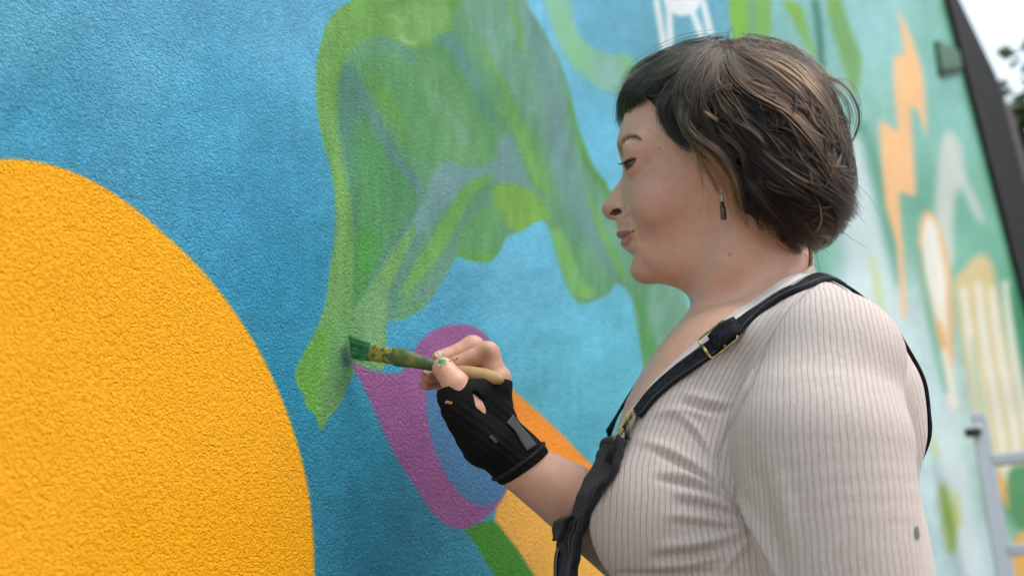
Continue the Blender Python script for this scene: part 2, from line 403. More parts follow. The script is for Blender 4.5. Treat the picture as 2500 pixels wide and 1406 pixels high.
# pale stem on the left side of the figure
gl([(800, 40), (822, 60), (806, 150), (804, 260), (826, 390), (852, 470), (864, 560), (862, 700), (866, 752), (1000, 560), (1008, 580), (946, 720), (944, 800), (940, 900), (860, 910), (800, 1030), (700, 1060), (700, 880), (820, 600), (818, 480), (790, 340), (760, 260), (770, 100)], (122, 182, 96), 5, .9, .12, 30)
gs([(800, 160), (806, 280), (826, 400), (838, 520), (834, 660)], [16, 18, 22, 24, 10], (140, 196, 92), 12, .7, .3, 31)
gl([(870, 750), (940, 690), (944, 800), (938, 900), (850, 900), (800, 940), (850, 830)], (132, 184, 126), 16, .8, .2, 32)
gl([(740, 860), (790, 800), (800, 860), (780, 980), (790, 1040), (740, 980), (720, 900)], (110, 182, 66), 14, .8, .2, 33)
gl([(820, 800), (862, 760), (870, 850), (850, 920), (815, 985), (800, 1020), (800, 900)], (106, 164, 100), 14, .7, .2, 34)
stroke([(836, 852), (846, 880), (858, 894)], [10, 24, 14], (66, 98, 112), 12, .8)

_st = .5 * vnoise(9, 46, 51) + .5 * vnoise(26, 120, 52); _st2 = vnoise(120, 140, 53)
PAINT = PAINT * (1 - g[..., None] * (.09 + .16 * (_st - .5)[..., None] + .10 * (_st2 - .5)[..., None]) * np.array([1.15, .85, .95]))
_gg = PAINT.mean(2, keepdims=True); PAINT = PAINT + (_gg - PAINT) * (.14 * g[..., None])
# purple ring, its slate hole, the beams below and the yellow disc
lay([(1234, 936), (1290, 984), (1360, 1048), (1440, 1130), (1560, 1240), (1560, 1400), (1400, 1290), (1232, 1170)], (248, 152, 58), 3, 1, 0)
lay([(1232, 1160), (1400, 1280), (1560, 1400), (1560, 1600), (1400, 1520), (1300, 1404), (1206, 1272), (1220, 1200)], (242, 180, 84), 3, 1, 0)
lay([(1128, 1286), (1206, 1268), (1260, 1335), (1304, 1404), (1380, 1520), (1280, 1520), (1200, 1392), (1160, 1326)], (76, 146, 58), 4, 1, 0)
lay([(862, 889), (900, 902), (950, 913), (984, 905), (1002, 880), (1014, 850), (1034, 825), (1060, 806), (1100, 793), (1140, 793), (1172, 806), (1196, 830), (1216, 862), (1236, 912), (1244, 980), (1250, 1080), (1244, 1160), (1232, 1206), (1200, 1250), (1160, 1280), (1120, 1290), (1080, 1275), (1050, 1242), (1010, 1182), (970, 1118), (938, 1056), (904, 980), (880, 930)], (154, 96, 150), 3, 1, 5, True)
lay([(1046, 926), (1040, 966), (1042, 1012), (1056, 1082), (1080, 1142), (1112, 1192), (1150, 1226), (1188, 1236), (1220, 1216), (1238, 1186), (1252, 1100), (1210, 960), (1120, 900), (1066, 902)], (84, 128, 180), 4, 1, 5)
a_ = np.linspace(0, 2 * math.pi, 90)[:-1]
DISC = [(-420, 560), (-250, 450), (-120, 404), (0, 389), (100, 397), (200, 430), (300, 488), (400, 570), (500, 668), (580, 772), (640, 870), (690, 978), (726, 1082), (750, 1182), (762, 1282), (767, 1380), (762, 1500), (730, 1660), (600, 1850), (300, 2000), (-200, 2000), (-600, 1700), (-700, 1100)]
dc = lay(DISC, (252, 173, 32), 3, 1, 6)
stroke([(300, 1500), (620, 1350), (740, 1250)], [500, 300, 40], (246, 166, 16), 160, .8, dc)

_big = .5 * vnoise(150, 130, 71) + .3 * vnoise(48, 70, 72) + .2 * vnoise(12, 40, 73); PAINT *= 1 + ((.14 * _big - .07) * (1 - .75 * dc))[..., None]      # uneven rolled coats
keep_v = GU < (2340 + 0.262 * GV)                      # the wall stops behind the dark corner trim
WV = W(GU, GV)
idx = np.arange(NV * NU).reshape(NV, NU)
q = np.stack([idx[:-1, :-1], idx[:-1, 1:], idx[1:, 1:], idx[1:, :-1]], -1)
q = q[keep_v[:-1, 1:] & keep_v[1:, 1:]][:, ::-1]
wm = mesh_np('mural_face', WV.reshape(-1, 3), q)
_g = PAINT.mean(2, keepdims=True); _wr = np.clip((GU - 1800) / 300, 0, 1)[..., None]; PAINT = PAINT + (_g - PAINT) * (.02 + .16 * _wr)
PAINT = PAINT * np.where((PAINT[..., 2:] > PAINT[..., :1] * 1.25), np.array([.98, 1.0, .955]), 1.0)
set_color(wm, lin(np.clip(PAINT, 0, 255)).reshape(-1, 3) * 0.86)
NBW = NB('painted_stucco', roughness=0.7, specular_ior_level=.08)
pc = NBW.attr('paint'); oc = NBW.obj()
warp = NBW.n('ShaderNodeVectorMath', {0: oc, 1: NBW.n('ShaderNodeVectorMath', {0: NBW.noise(260, 1, .5, oc, 'Color'), 'Scale': 0.004}, operation='SCALE').outputs[0]}, operation='ADD').outputs[0]
g1 = NBW.noise(590, 2.5, 0.55, warp); g2 = NBW.noise(240, 1.5, 0.5, oc)
g3 = NBW.n('ShaderNodeTexVoronoi', {'Scale': 530.0, 'Vector': warp}, feature='SMOOTH_F1').outputs['Distance']
hgt = NBW.math('ADD', NBW.math('MULTIPLY', g1, 1.0), NBW.math('ADD', NBW.math('MULTIPLY', g2, .7), NBW.math('MULTIPLY', g3, -0.55)))
NBW.set('Normal', NBW.bump(hgt, 1.0, 0.0025))
pit = NBW.ramp(NBW.noise(440, 2, .6, warp), [(0.30, (0.52, 0.58, 0.62)), (0.40, (1, 1, 1))])  # random dark specks for pits, darkening put into the paint colour
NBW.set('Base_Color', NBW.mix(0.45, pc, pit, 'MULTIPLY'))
wall = empty('mural_wall', tuple(W(np.array(1250.), np.array(703.)) * np.array([1, 1, 0])))
tag(wall, 'rough stucco wall painted with a blue and green mural and a big yellow disc', 'wall')
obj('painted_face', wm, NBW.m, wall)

# solid wall behind the painted skin, dark corner trim, pale outer fascia
s0 = (W(np.array(-900.), np.array(703.)) - BT) @ WD
e_top = W(np.array(2340.), np.array(0.)); e_bot = W(np.array(2340. + .262 * 1400), np.array(1400.))
def wallpt(s, z, off): return BT * np.array([1, 1, 0]) + WD * s + np.array([0, 0, z]) + WN * off
def edge_s(z):
    s1, z1 = (e_top - BT) @ WD, e_top[2]; s2, z2 = (e_bot - BT) @ WD, e_bot[2]
    return s1 + (z - z1) / (z2 - z1) * (s2 - s1)
def slab(sa, sb, za, zb, o0, o1, slant=True):
    """a slab along the wall; its right end (and left when slant) follows the leaning corner line"""
    ea = (lambda s, z: s + edge_s(z)) if slant else (lambda s, z: s)
    V = [wallpt(ea(sa, z) if slant else sa, z, o) if k == 0 else wallpt(edge_s(z) + sb if slant or True else sb, z, o) for o in (o0, o1) for z in (za, zb) for k in (0, 1)]
    F = [(0, 2, 3, 1), (4, 5, 7, 6), (0, 1, 5, 4), (2, 6, 7, 3), (0, 4, 6, 2), (1, 3, 7, 5)]
    return V, F
teal = NB('teal_masonry', base_color=lin((110, 178, 176)), roughness=.8)
teal.set('Normal', teal.bump(teal.noise(200, 3), .6, .003))
V, F = slab(s0, -0.02, 0.0, 5.0, -0.30, -0.004, slant=False)
obj('wall_core', (V, F), teal.m, wall, False)
blk = NB('black_trim_paint', base_color=(0.012, 0.013, 0.015), roughness=.85, specular_ior_level=.12)
blk.set('Base_Color', blk.ramp(blk.noise(6, 4), [(0.3, (0.008, 0.009, 0.010)), (0.7, (0.02, 0.021, 0.024))]))
tw = 0.0095
zt, zb = 5.0, 0.0
def e_px(off_px, v): return (W(np.array(2340. + .262 * v + off_px), np.array(float(v))) - BT) @ WD - edge_s(W(np.array(2340. + .262 * v + off_px), np.array(float(v)))[2])
ta, tb, tc = e_px(-38, 300), e_px(36, 300), e_px(56, 300)
obj('corner_trim', slab(ta, tb, zb, zt, -0.31, 0.03), blk.m, wall, False)
fas = NB('weathered_fascia', base_color=(0.085, 0.075, 0.085), roughness=.85, specular_ior_level=.2)
fas.set('Base_Color', fas.ramp(fas.noise(9, 4), [(0.3, (0.06, 0.052, 0.06)), (0.7, (0.12, 0.105, 0.115))]))
obj('fascia', slab(tb + .002, tc, zb, zt, -0.30, 0.012), fas.m, wall, False)
# green bracket box against the trim
gb = NB('green_bracket_paint', base_color=lin((10, 80, 40)), roughness=.5); gk = NB('dark_opening', base_color=(.006, .006, .007), roughness=.8)
c0 = W(np.array(2278.), np.array(104.)); c1 = W(np.array(2288.), np.array(172.)); c2 = W(np.array(2338.), np.array(166.)); c3 = W(np.array(2330.), np.array(128.))
prof = [c0, c1, c2, c3]
def prism(prof, o0, o1):
    n = len(prof); V = [p + WN * o0 for p in prof] + [p + WN * o1 for p in prof]
    return V, [tuple(range(n))[::-1], tuple(range(n, 2 * n))] + [(k, (k + 1) % n, n + (k + 1) % n, n + k) for k in range(n)]
br = empty('wall_bracket', tuple(c1)); tag(br, 'small green bracket with a black underside beside the dark corner trim', 'bracket')
obj('bracket_plate', prism(prof, 0.004, 0.028), gb.m, br, False)
c4 = W(np.array(2290.), np.array(186.)); c5 = W(np.array(2338.), np.array(178.))
obj('bracket_foot', prism([c1 + (c4 - c1) * .04, c4, c5, c2 + (c5 - c2) * .04], 0.004, 0.024), gk.m, br, False)

# ------------------------------------------------------------------ ground, tree, ladder
gnd = NB('brown_paving', base_color=(.16, .12, .09), roughness=.9)
gnd.set('Base_Color', gnd.ramp(gnd.noise(1.2, 6, .6), [(.3, (.13, .095, .07)), (.7, (.19, .14, .105))]))
gnd.set('Normal', gnd.bump(gnd.noise(60, 4), .4, .01))
gs_ = 150.0
tag(obj('ground', ([(-gs_, -gs_, 0), (gs_, -gs_, 0), (gs_, gs_, 0), (-gs_, gs_, 0)], [(0, 1, 2, 3)]), gnd.m, None, False), kind='structure')

def tree(loc, h, r, seed, label):
    rr = np.random.default_rng(seed)
    root = empty('broadleaf_tree', loc); tag(root, label, 'tree')
    bark = NB('bark', base_color=(.06, .045, .032), roughness=.9); leaf = NB('leaves', base_color=(.05, .085, .03), roughness=.6)
    leaf.set('Base_Color', leaf.ramp(leaf.noise(1.3, 4), [(.3, (.035, .065, .02)), (.7, (.085, .13, .045))]))
    loc = np.array(loc, float); parts = [tube_mesh(loc + np.array([[0, 0, 0], [.05, .02, h * .25], [.0, .06, h * .6], [.03, 0, h * .85]]), [.16, .12, .07, .02], 9)]
    tips = []
    for k in range(11):
        a = k * 2.4; z0 = h * (.3 + .05 * k); L = r * rr.uniform(.6, .95)
        p = loc + np.array([[0, 0, z0], [math.cos(a) * L * .5, math.sin(a) * L * .5, z0 + L * .35], [math.cos(a) * L, math.sin(a) * L, z0 + L * .6]])
        parts.append(tube_mesh(p, [.05, .03, .01], 6)); tips += [p[1], p[2]]
    obj('trunk', merge(parts), bark.m, root)
    V, F = [], []
    n = 20000
    for k in range(n):
        c = tips[k % len(tips)] + np.clip(rr.normal(0, 1, 3), -2.2, 1.7) * np.array([r * .24, r * .24, h * .06])
        R = rotm((0, 0, 1), rr.uniform(0, 6.28)) @ rotm((1, 0, 0), rr.uniform(-1.1, 1.1)); s = rr.uniform(.08, .17)
        q4 = np.array([(-1, 0, 0), (0, -.55, .12), (1, 0, 0), (0, .55, .12)]) * s
        b = len(V); V.extend(q4 @ R.T + c); F.append((b, b + 1, b + 2, b + 3))
    obj('crown', (V, F), leaf.m, root, False)
tp = P(2484., 330., 12.0); tree((tp[0] + .9, 12.0, 0), P(2470., 215., 12.0)[2] / 1.02, 3.0, 3, 'dark green tree beyond the end of the mural wall')

alu = NB('brushed_aluminium', base_color=(.46, .47, .50), metallic=.45, roughness=.55)
alu.set('Roughness', alu.ramp(alu.noise(40, 4), [(.3, (.35,) * 3), (.7, (.5,) * 3)]))
blu = NB('blue_plastic', base_color=(.02, .04, .18), roughness=.4); bkp = NB('black_plastic', base_color=(.015, .015, .017), roughness=.5)
LY = 2.9
l0 = P(2392., 1040., LY); l1 = P(2470., 1500., LY - .04)
ax = (l1 - l0) / np.linalg.norm(l1 - l0); t_ = -l1[2] / ax[2]; foot = l1 + ax * t_
ld = empty('step_ladder', (foot[0], foot[1], 0)); tag(ld, 'aluminium ladder with blue rung ends behind the woman at the right edge', 'ladder')
rd = np.array([0.93, -0.30, 0.02]); rd /= np.linalg.norm(rd)
def bar(a, b, w_, t_h, bev=.003):
    a = np.asarray(a); b = np.asarray(b); L = np.linalg.norm(b - a)
    return place_mesh(box_mesh((L, w_, t_h), bev), frame_from(b - a, np.cross(rd, b - a) if abs((b - a) @ rd) < .9 * L else (0, 0, 1)), (a + b) / 2)
LW = 0.42
top = l0 - ax * .02
for k in (0, 1):
    o_ = rd * LW * k
    rail = obj('rail', bar(top + o_, foot + o_, .046, .028), alu.m, ld, False)
    obj('end_cap', place_mesh(box_mesh((.022, .03, .04), .004), frame_from(ax, rd), top + o_ - ax * .008), alu.m, rail, False)
    obj('rubber_foot', place_mesh(box_mesh((.05, .034, .08), .004), frame_from(ax, rd), foot + o_ - ax * .028), bkp.m, rail, False)
pm = P(2402., 1127., LY)
for k in range(6):
    c = pm + ax * (k * .262)
    if c[2] < .12: break
    rg = obj('rung', bar(c + rd * .02, c + rd * (LW - .02), .05, .034, .006), alu.m, ld, False)
    for e in (0.0, LW): obj('rung_end', place_mesh(box_mesh((.034, .034, .036), .006), frame_from(rd, (0, 0, 1)), c + rd * e), blu.m, rg, False)
kb = P(2366., 1056., LY - .03)
obj('hinge_knob', place_mesh(box_mesh((.045, .03, .026), .008), frame_from(rd, (0, 0, 1)), kb + rd * .01), bkp.m, ld)
obj('hinge_bar', bar(kb, top + ax * .015, .03, .012), alu.m, ld, False)
# ------------------------------------------------------------------ implicit modelling (skin, cloth): signed distances -> surface nets
def smin(a, b, k): 
    h = np.clip(0.5 + 0.5 * (b - a) / k, 0, 1); return b + (a - b) * h - k * h * (1 - h)
def smax(a, b, k): return -smin(-a, -b, k)
def s_sphere(p, c, r): return np.linalg.norm(p - np.asarray(c, p.dtype), axis=1) - r
def s_ell(p, c, r, R=None):
    q = p - np.asarray(c, p.dtype)
    if R is not None: q = q @ np.asarray(R, p.dtype)      # columns of R are the ellipsoid axes
    r = np.asarray(r, p.dtype)
    k0 = np.linalg.norm(q / r, axis=1); k1 = np.linalg.norm(q / (r * r), axis=1)
    return k0 * (k0 - 1.0) / np.maximum(k1, 1e-6)
def s_cone(p, a, b, ra, rb):
    a = np.asarray(a, p.dtype); b = np.asarray(b, p.dtype); d = b - a
    t = np.clip(((p - a) @ d) / max(float(d @ d), 1e-12), 0, 1)
    return np.linalg.norm(p - a - t[:, None] * d, axis=1) - (ra + (rb - ra) * t)
def s_chain(p, pts, rad, k=0.0):
    r = None
    for i in range(len(pts) - 1):
        c = s_cone(p, pts[i], pts[i + 1], rad[i], rad[i + 1])
        r = c if r is None else (np.minimum(r, c) if k == 0 else smin(r, c, k))
    return r
def smooth_chain(pts, rad, n=4):
    pts = catmull(pts, n); rad = np.interp(np.linspace(0, len(rad) - 1, len(pts)), range(len(rad)), rad); return pts, rad

def surface_nets(fn, lo, hi, h, coarse=4):
    lo = np.asarray(lo, float); hi = np.asarray(hi, float)
    n = (np.ceil((hi - lo) / h / coarse).astype(int)) * coarse
    cs = [lo[i] + np.arange(0, n[i] + 1, coarse) * h for i in range(3)]
    G = np.stack(np.meshgrid(*cs, indexing='ij'), -1).reshape(-1, 3).astype(np.float32)
    fc = np.concatenate([fn(G[i:i + 400000]) for i in range(0, len(G), 400000)]).reshape([len(c) for c in cs])
    near = np.abs(fc) < h * coarse * 2.6
    blk = np.zeros(tuple(n // coarse), bool)
    for a in (0, 1):
        for b in (0, 1):
            for c in (0, 1):
                blk |= near[a:a + blk.shape[0], b:b + blk.shape[1], c:c + blk.shape[2]]
    # fine samples: nearest coarse value elsewhere
    N = n + 1
    up = lambda A: np.repeat(np.repeat(np.repeat(A, coarse, 0), coarse, 1), coarse, 2)
    f = np.empty(tuple(N), np.float32)
    f[:-1, :-1, :-1] = up(fc[:-1, :-1, :-1]); f[-1] = f[-2]; f[:, -1] = f[:, -2]; f[:, :, -1] = f[:, :, -2]
    m = np.zeros(tuple(N), bool); mb = up(blk)
    m[:-1, :-1, :-1] |= mb; m[1:, :-1, :-1] |= mb; m[:-1, 1:, :-1] |= mb; m[:-1, :-1, 1:] |= mb
    m[1:, 1:, :-1] |= mb; m[1:, :-1, 1:] |= mb; m[:-1, 1:, 1:] |= mb; m[1:, 1:, 1:] |= mb
    I = np.argwhere(m)
    vals = np.concatenate([fn((lo + I[i:i + 400000] * h).astype(np.float32)) for i in range(0, len(I), 400000)])
    f[m] = vals
    s = f < 0
    c8 = [s[a:N[0] - 1 + a, b:N[1] - 1 + b, c:N[2] - 1 + c] for a in (0, 1) for b in (0, 1) for c in (0, 1)]
    cnt = sum(x.astype(np.int8) for x in c8); act = (cnt > 0) & (cnt < 8) & mb
    A = np.argwhere(act); vid = np.full(act.shape, -1, np.int32); vid[act] = np.arange(len(A))
    acc = np.zeros((len(A), 3)); k = np.zeros(len(A))
    offs = np.array([(a, b, c) for a in (0, 1) for b in (0, 1) for c in (0, 1)])
    F8 = [f[A[:, 0] + o[0], A[:, 1] + o[1], A[:, 2] + o[2]] for o in offs]
    for i in range(8):
        for j in range(i + 1, 8):
            if np.abs(offs[i] - offs[j]).sum() != 1: continue
            a, b = F8[i], F8[j]; x = (a < 0) != (b < 0)
            t = np.where(x, a / np.where(x, a - b, 1), 0)[:, None]
            acc += np.where(x[:, None], offs[i] + (offs[j] - offs[i]) * t, 0); k += x
    V = lo + (A + acc / np.maximum(k, 1)[:, None]) * h
    Q = []
    for ax in range(3):
        b, c = [(1, 2), (2, 0), (0, 1)][ax]
        sl0 = [slice(None)] * 3; sl1 = [slice(None)] * 3
        sl0[ax] = slice(0, N[ax] - 1); sl1[ax] = slice(1, N[ax])
        e = s[tuple(sl0)] != s[tuple(sl1)]
        E = np.argwhere(e)
        ok = (E[:, b] > 0) & (E[:, c] > 0) & (E[:, b] < N[b] - 1) & (E[:, c] < N[c] - 1); E = E[ok]
        if not len(E): continue
        d = []
        for (db, dc) in ((0, 0), (-1, 0), (-1, -1), (0, -1)):
            e2 = E.copy(); e2[:, b] += db; e2[:, c] += dc; d.append(vid[e2[:, 0], e2[:, 1], e2[:, 2]])
        d = np.stack(d, 1); flip = ~s[E[:, 0], E[:, 1], E[:, 2]]
        d[flip] = d[flip][:, ::-1]; Q.append(d[(d >= 0).all(1)])
    return V, np.concatenate(Q)

def smooth_verts(V, Q, it=2, lam=0.5):
    for _ in range(it):
        acc = np.zeros_like(V); k = np.zeros(len(V))
        for a, b in ((0, 1), (1, 2), (2, 3), (3, 0)):
            np.add.at(acc, Q[:, a], V[Q[:, b]]); np.add.at(k, Q[:, a], 1); np.add.at(acc, Q[:, b], V[Q[:, a]]); np.add.at(k, Q[:, b], 1)
        V = V + lam * (acc / np.maximum(k, 1)[:, None] - V)
    return V

def vnormals(V, Q):
    fn_ = np.cross(V[Q[:, 2]] - V[Q[:, 0]], V[Q[:, 3]] - V[Q[:, 1]]); N_ = np.zeros_like(V)
    for k in range(4): np.add.at(N_, Q[:, k], fn_)
    return N_ / np.maximum(np.linalg.norm(N_, axis=1), 1e-12)[:, None]

def surf(fn, u, v, y0=.6, off=0.0):
    """first hit of the ray through pixel (u, v) with an implicit surface"""
    d = ray(np.array(float(u)), np.array(float(v))); d = d / np.linalg.norm(d); t = y0 / d[1]
    for _ in range(120):
        q = (CAM + d * t)[None].astype(np.float32); s_ = float(fn(q)[0])
        if s_ < 2e-4 or t > 1.6: break
        t += max(s_ * .7, 2e-4)
    q = CAM + d * t; e = 8e-4
    g = np.array([float(fn((q + e * np.eye(3)[i])[None].astype(np.float32))[0]) - float(fn((q - e * np.eye(3)[i])[None].astype(np.float32))[0]) for i in range(3)])
    g /= max(np.linalg.norm(g), 1e-9)
    return q + g * off, g
def snap(fn, q, off=0.0):
    """nearest point of an implicit surface"""
    q = np.asarray(q, float); e = 8e-4
    for _ in range(25):
        s_ = float(fn(q[None].astype(np.float32))[0])
        g = np.array([float(fn((q + e * np.eye(3)[i])[None].astype(np.float32))[0]) - float(fn((q - e * np.eye(3)[i])[None].astype(np.float32))[0]) for i in range(3)])
        g /= max(np.linalg.norm(g), 1e-9); q = q - g * s_ * .8
        if abs(s_) < 1e-4: break
    return q + g * off, g

# ------------------------------------------------------------------ head frame: x towards the back of the head, y to her right, z up
HY = 0.87
H0 = P(1750., 430., HY); _r = (H0 - CAM) / np.linalg.norm(H0 - CAM)
_nu = CUP - (CUP @ _r) * _r; _nu /= np.linalg.norm(_nu); _nr = np.cross(_r, _nu)
_al, _be = math.radians(11), math.radians(12)
_l0 = math.cos(_al) * _r - math.sin(_al) * _nu; HZ = math.cos(_al) * _nu + math.sin(_al) * _r
HX = math.cos(_be) * _nr - math.sin(_be) * _l0; HL = math.cos(_be) * _l0 + math.sin(_be) * _nr
HM = np.stack([HX, HL, HZ], 1)
def to_h(p): return (np.asarray(p) - H0) @ HM
def from_h(q): return H0 + np.asarray(q) @ HM.T
def HP(u, v, y=0.0):
    """head coordinates of the point at lateral offset y that is seen at pixel (u, v)"""
    d = ray(np.asarray(float(u)), np.asarray(float(v))); t = ((H0 + HL * y - CAM) @ HL) / (d @ HL)
    return to_h(CAM + d * t)

PROF = [(1700, 130), (1640, 150), (1590, 190), (1558, 230), (1541, 270), (1533, 300), (1526, 322), (1519, 342), (1517, 356), (1518, 372), (1523, 388), (1529, 402), (1532, 425), (1530, 450), (1526, 480), (1520, 505), (1513, 526),
        (1508, 540), (1508, 548), (1511, 558), (1510.5, 567), (1511, 574), (1514, 581), (1522, 586.5), (1522.5, 593), (1522, 600), (1526, 609), (1536, 617.5), (1546, 624), (1549, 632), (1548, 642), (1549, 654), (1553, 667), (1562, 680), (1577, 691), (1600, 699), (1640, 720), (1700, 760)]
_pf = np.array([HP(u, v) for u, v in PROF]); _o = np.argsort(_pf[:, 2]); PZ, PX = _pf[_o, 2], _pf[_o, 0]
LAT = [(1700, 130), (1640, 150), (1590, 190), (1558, 230), (1543, 270), (1531, 310), (1524, 345), (1525, 375), (1529, 405), (1531, 440), (1530, 480), (1526, 520), (1522, 560), (1524, 590), (1533, 620), (1547, 655), (1577, 691), (1600, 699), (1640, 720), (1700, 760)]
_lt = catmull(LAT, 5); _lf = np.array([HP(u, v) for u, v in _lt]); _o = np.argsort(_lf[:, 2]); LZ, LX = _lf[_o, 2], _lf[_o, 0]
NOSE = [(1530, 418), (1527, 426), (1515, 444), (1500, 460), (1486, 482), (1476, 499), (1473, 507), (1475, 515), (1481, 526.5), (1489, 535), (1498, 538.5), (1512, 541)]
_nf = np.array([HP(u, v) for u, v in NOSE]); _o = np.argsort(_nf[:, 2]); NZ, NX = _nf[_o, 2], _nf[_o, 0]
zz = lambda v: HP(1560, v)[2]
CZ = np.array([zz(v) for v in (700, 660, 600, 570, 530, 480, 430, 395, 350, 250, 150)]); CC = np.array([26, 26, 25, 22, 16, 13.5, 13, 15, 11.5, 8.5, 8.0])
WZ = np.array([zz(v) for v in (740, 700, 660, 620, 580, 530, 480, 430, 380, 320, 250)]); WWd = np.array([.026, .036, .045, .053, .058, .062, .066, .067, .067, .069, .071])
JA = [HP(1575, 690), HP(1640, 703), HP(1720, 716), HP(1800, 720)]
JX = np.array([q[0] for q in JA]); JZ = np.array([q[2] for q in JA])
SK = HP(1778, 345); EAR = HP(1786, 385, -.070)
EYE = HP(1557, 399, -.031); 
EYR = rotm((1, 0, 0), -.22); ZTOP = zz(235)
BKZ = np.array([zz(v) for v in (720, 620, 520, 420, 300, 200)]); BKX = np.array([HP(u, 400)[0] for u in (1735, 1775, 1810, 1865, 1900, 1900)])
NECK = [HP(1840, 430), HP(1828, 540), HP(1835, 640), HP(1845, 740)]
NOS = HP(1505, 519.5, -.0085); ALA = HP(1521, 516, -.0125); TIP = HP(1491, 514, 0)

def head_sdf(q, fine=True):
    x, y, z = q[:, 0], q[:, 1], q[:, 2]; ya = np.abs(y); qa = np.stack([x, -ya, z], 1)      # mirrored: model her left side
    ws = np.clip((ya - .010) / .022, 0, 1); ws = ws * ws * (3 - 2 * ws)
    xf = np.interp(z, PZ, PX) * (1 - ws) + np.interp(z, LZ, LX) * ws; c = np.interp(z, CZ, CC)
    g = xf + c * ya ** 2 * (1 + 40 * np.maximum(ya - .03, 0)) - x
    g = g / np.sqrt(1 + (2 * c * ya) ** 2 + np.clip(np.gradient(PX, PZ)[np.clip(np.searchsorted(PZ, z), 0, len(PZ) - 1)], -1, 1) ** 2)
    wd = np.interp(z, WZ, WWd)
    side = (ya - wd + np.clip((-.045 - x), 0, 1) * .10) * .97
    jz = np.interp(x, JX, JZ) + 9.0 * ya ** 2 + np.clip(x + .02, 0, .06) * ya * 7
    bot = (jz - z) * .85
    f = smax(smax(g, side, .022), bot, .020)
    f = smax(f, x - np.interp(z, BKZ, BKX), .03); f = smax(f, z - ZTOP, .03)
    # cheek, chin pad, brow ridge
    f = smin(f, s_ell(qa, HP(1608, 500, -.040), (.026, .019, .024)), .022)
    f = smin(f, s_ell(qa, HP(1574, 664, -.004), (.0125, .016, .0115)), .012)
    f = smin(f, s_chain(qa, [HP(1531, 350, -.006), HP(1545, 342, -.024), HP(1580, 354, -.042)], [.0045, .0055, .005]), .010)
    # socket, lids
    f = smax(f, -s_ell(qa, HP(1551, 392, -.030), (.012, .0175, .0105)), .012)
    f = smax(f, -s_ell(qa, HP(1528, 412, -.0135), (.008, .005, .012)), .008)
    lid = s_sphere(qa, EYE, .0136)
    f = smin(f, lid, .0035)
    f = smin(f, s_ell(qa, HP(1552, 368, -.032), (.013, .017, .0062)), .008)
    if fine: f = smax(f, -s_chain(qa, [(LASH[0] + LASHL[0]) / 2, (LASH[1] + LASHL[0]) / 2 , (LASH[2] + LASHL[1]) / 2, (LASH[3] + LASHL[2]) / 2], [.0040, .0050, .0040, .0012]), .0010)
    if fine: f = smax(f, -s_chain(qa, CREASE, [.0003, .0007, .0007, .0002]), .0030)
    # nose
    nx = np.interp(z, NZ, NX, left=9, right=9)
    cn = np.interp(z, [HP(1500, 540)[2], HP(1500, 505)[2], HP(1500, 460)[2], HP(1500, 420)[2]], [62, 62, 120, 110])
    lo_, hi_ = HP(1500, 541)[2], HP(1520, 420)[2]
    nb = (nx + cn * ya ** 2 - x) / np.sqrt(1 + (2 * cn * ya) ** 2) * .8
    nb = smax(nb, lo_ - z, .004); nb = smax(nb, z - hi_, .01); nb = np.maximum(nb, x - (xf + .022))
    nb = smax(nb, ya - np.interp(z, [lo_, HP(1500, 505)[2], HP(1500, 455)[2], hi_], [.0125, .0135, .0095, .0085]), .006)
    nb = smin(nb, s_ell(qa, TIP, (.0072, .0088, .0078)), .006)
    nb = smin(nb, s_ell(qa, ALA, (.0088, .0050, .0074), rotm((0, 1, 0), .25)), .0035)
    f = smin(f, nb, .0048)
    f = smax(f, -s_chain(qa, [HP(1533, 499, -.0165), HP(1537, 515, -.0175), HP(1533, 531, -.016)], [.0006, .0012, .0006]), .004)
    # cranium
    f = smin(f, s_ell(q, SK, (.0965, .072, .083)), .03)
    # ear
    ear = s_ell(qa, EAR, (.0175, .0065, .031), rotm((0, 1, 0), -.22)); ear = smax(ear, -s_ell(qa, EAR + np.array([-.001, -.007, .004]), (.0115, .0055, .021), rotm((0, 1, 0), -.22)), .004)
    ear = smin(ear, s_ell(qa, HP(1767, 447, -.069), (.008, .0042, .009)), .006)
    f = smin(f, ear, .006)
    if not fine: return f
    # mouth line, corner, nasolabial fold, philtrum, lip pads
    f = smax(f, -s_chain(qa, NOSTR, [.0014, .0031, .0030, .0013]), .0010)
    f = smax(f, -s_chain(qa, ALG, [.0003, .0010, .0009, .0003]), .0035)
    f = smin(f, s_chain(qa, LIPU, [.0024, .0026, .0024, .0018, .0006]), .004)
    f = smin(f, s_chain(qa, LIPL, [.0032, .0032, .0030, .0018, .0006]), .004)
    f = smax(f, -s_chain(qa, MOUTH, [.0006, .0009, .0010, .0010, .0009, .0005]), .0016)
    f = smax(f, -s_chain(qa, FOLD, [.0004, .0009, .0008, .0002]), .007)
    return f

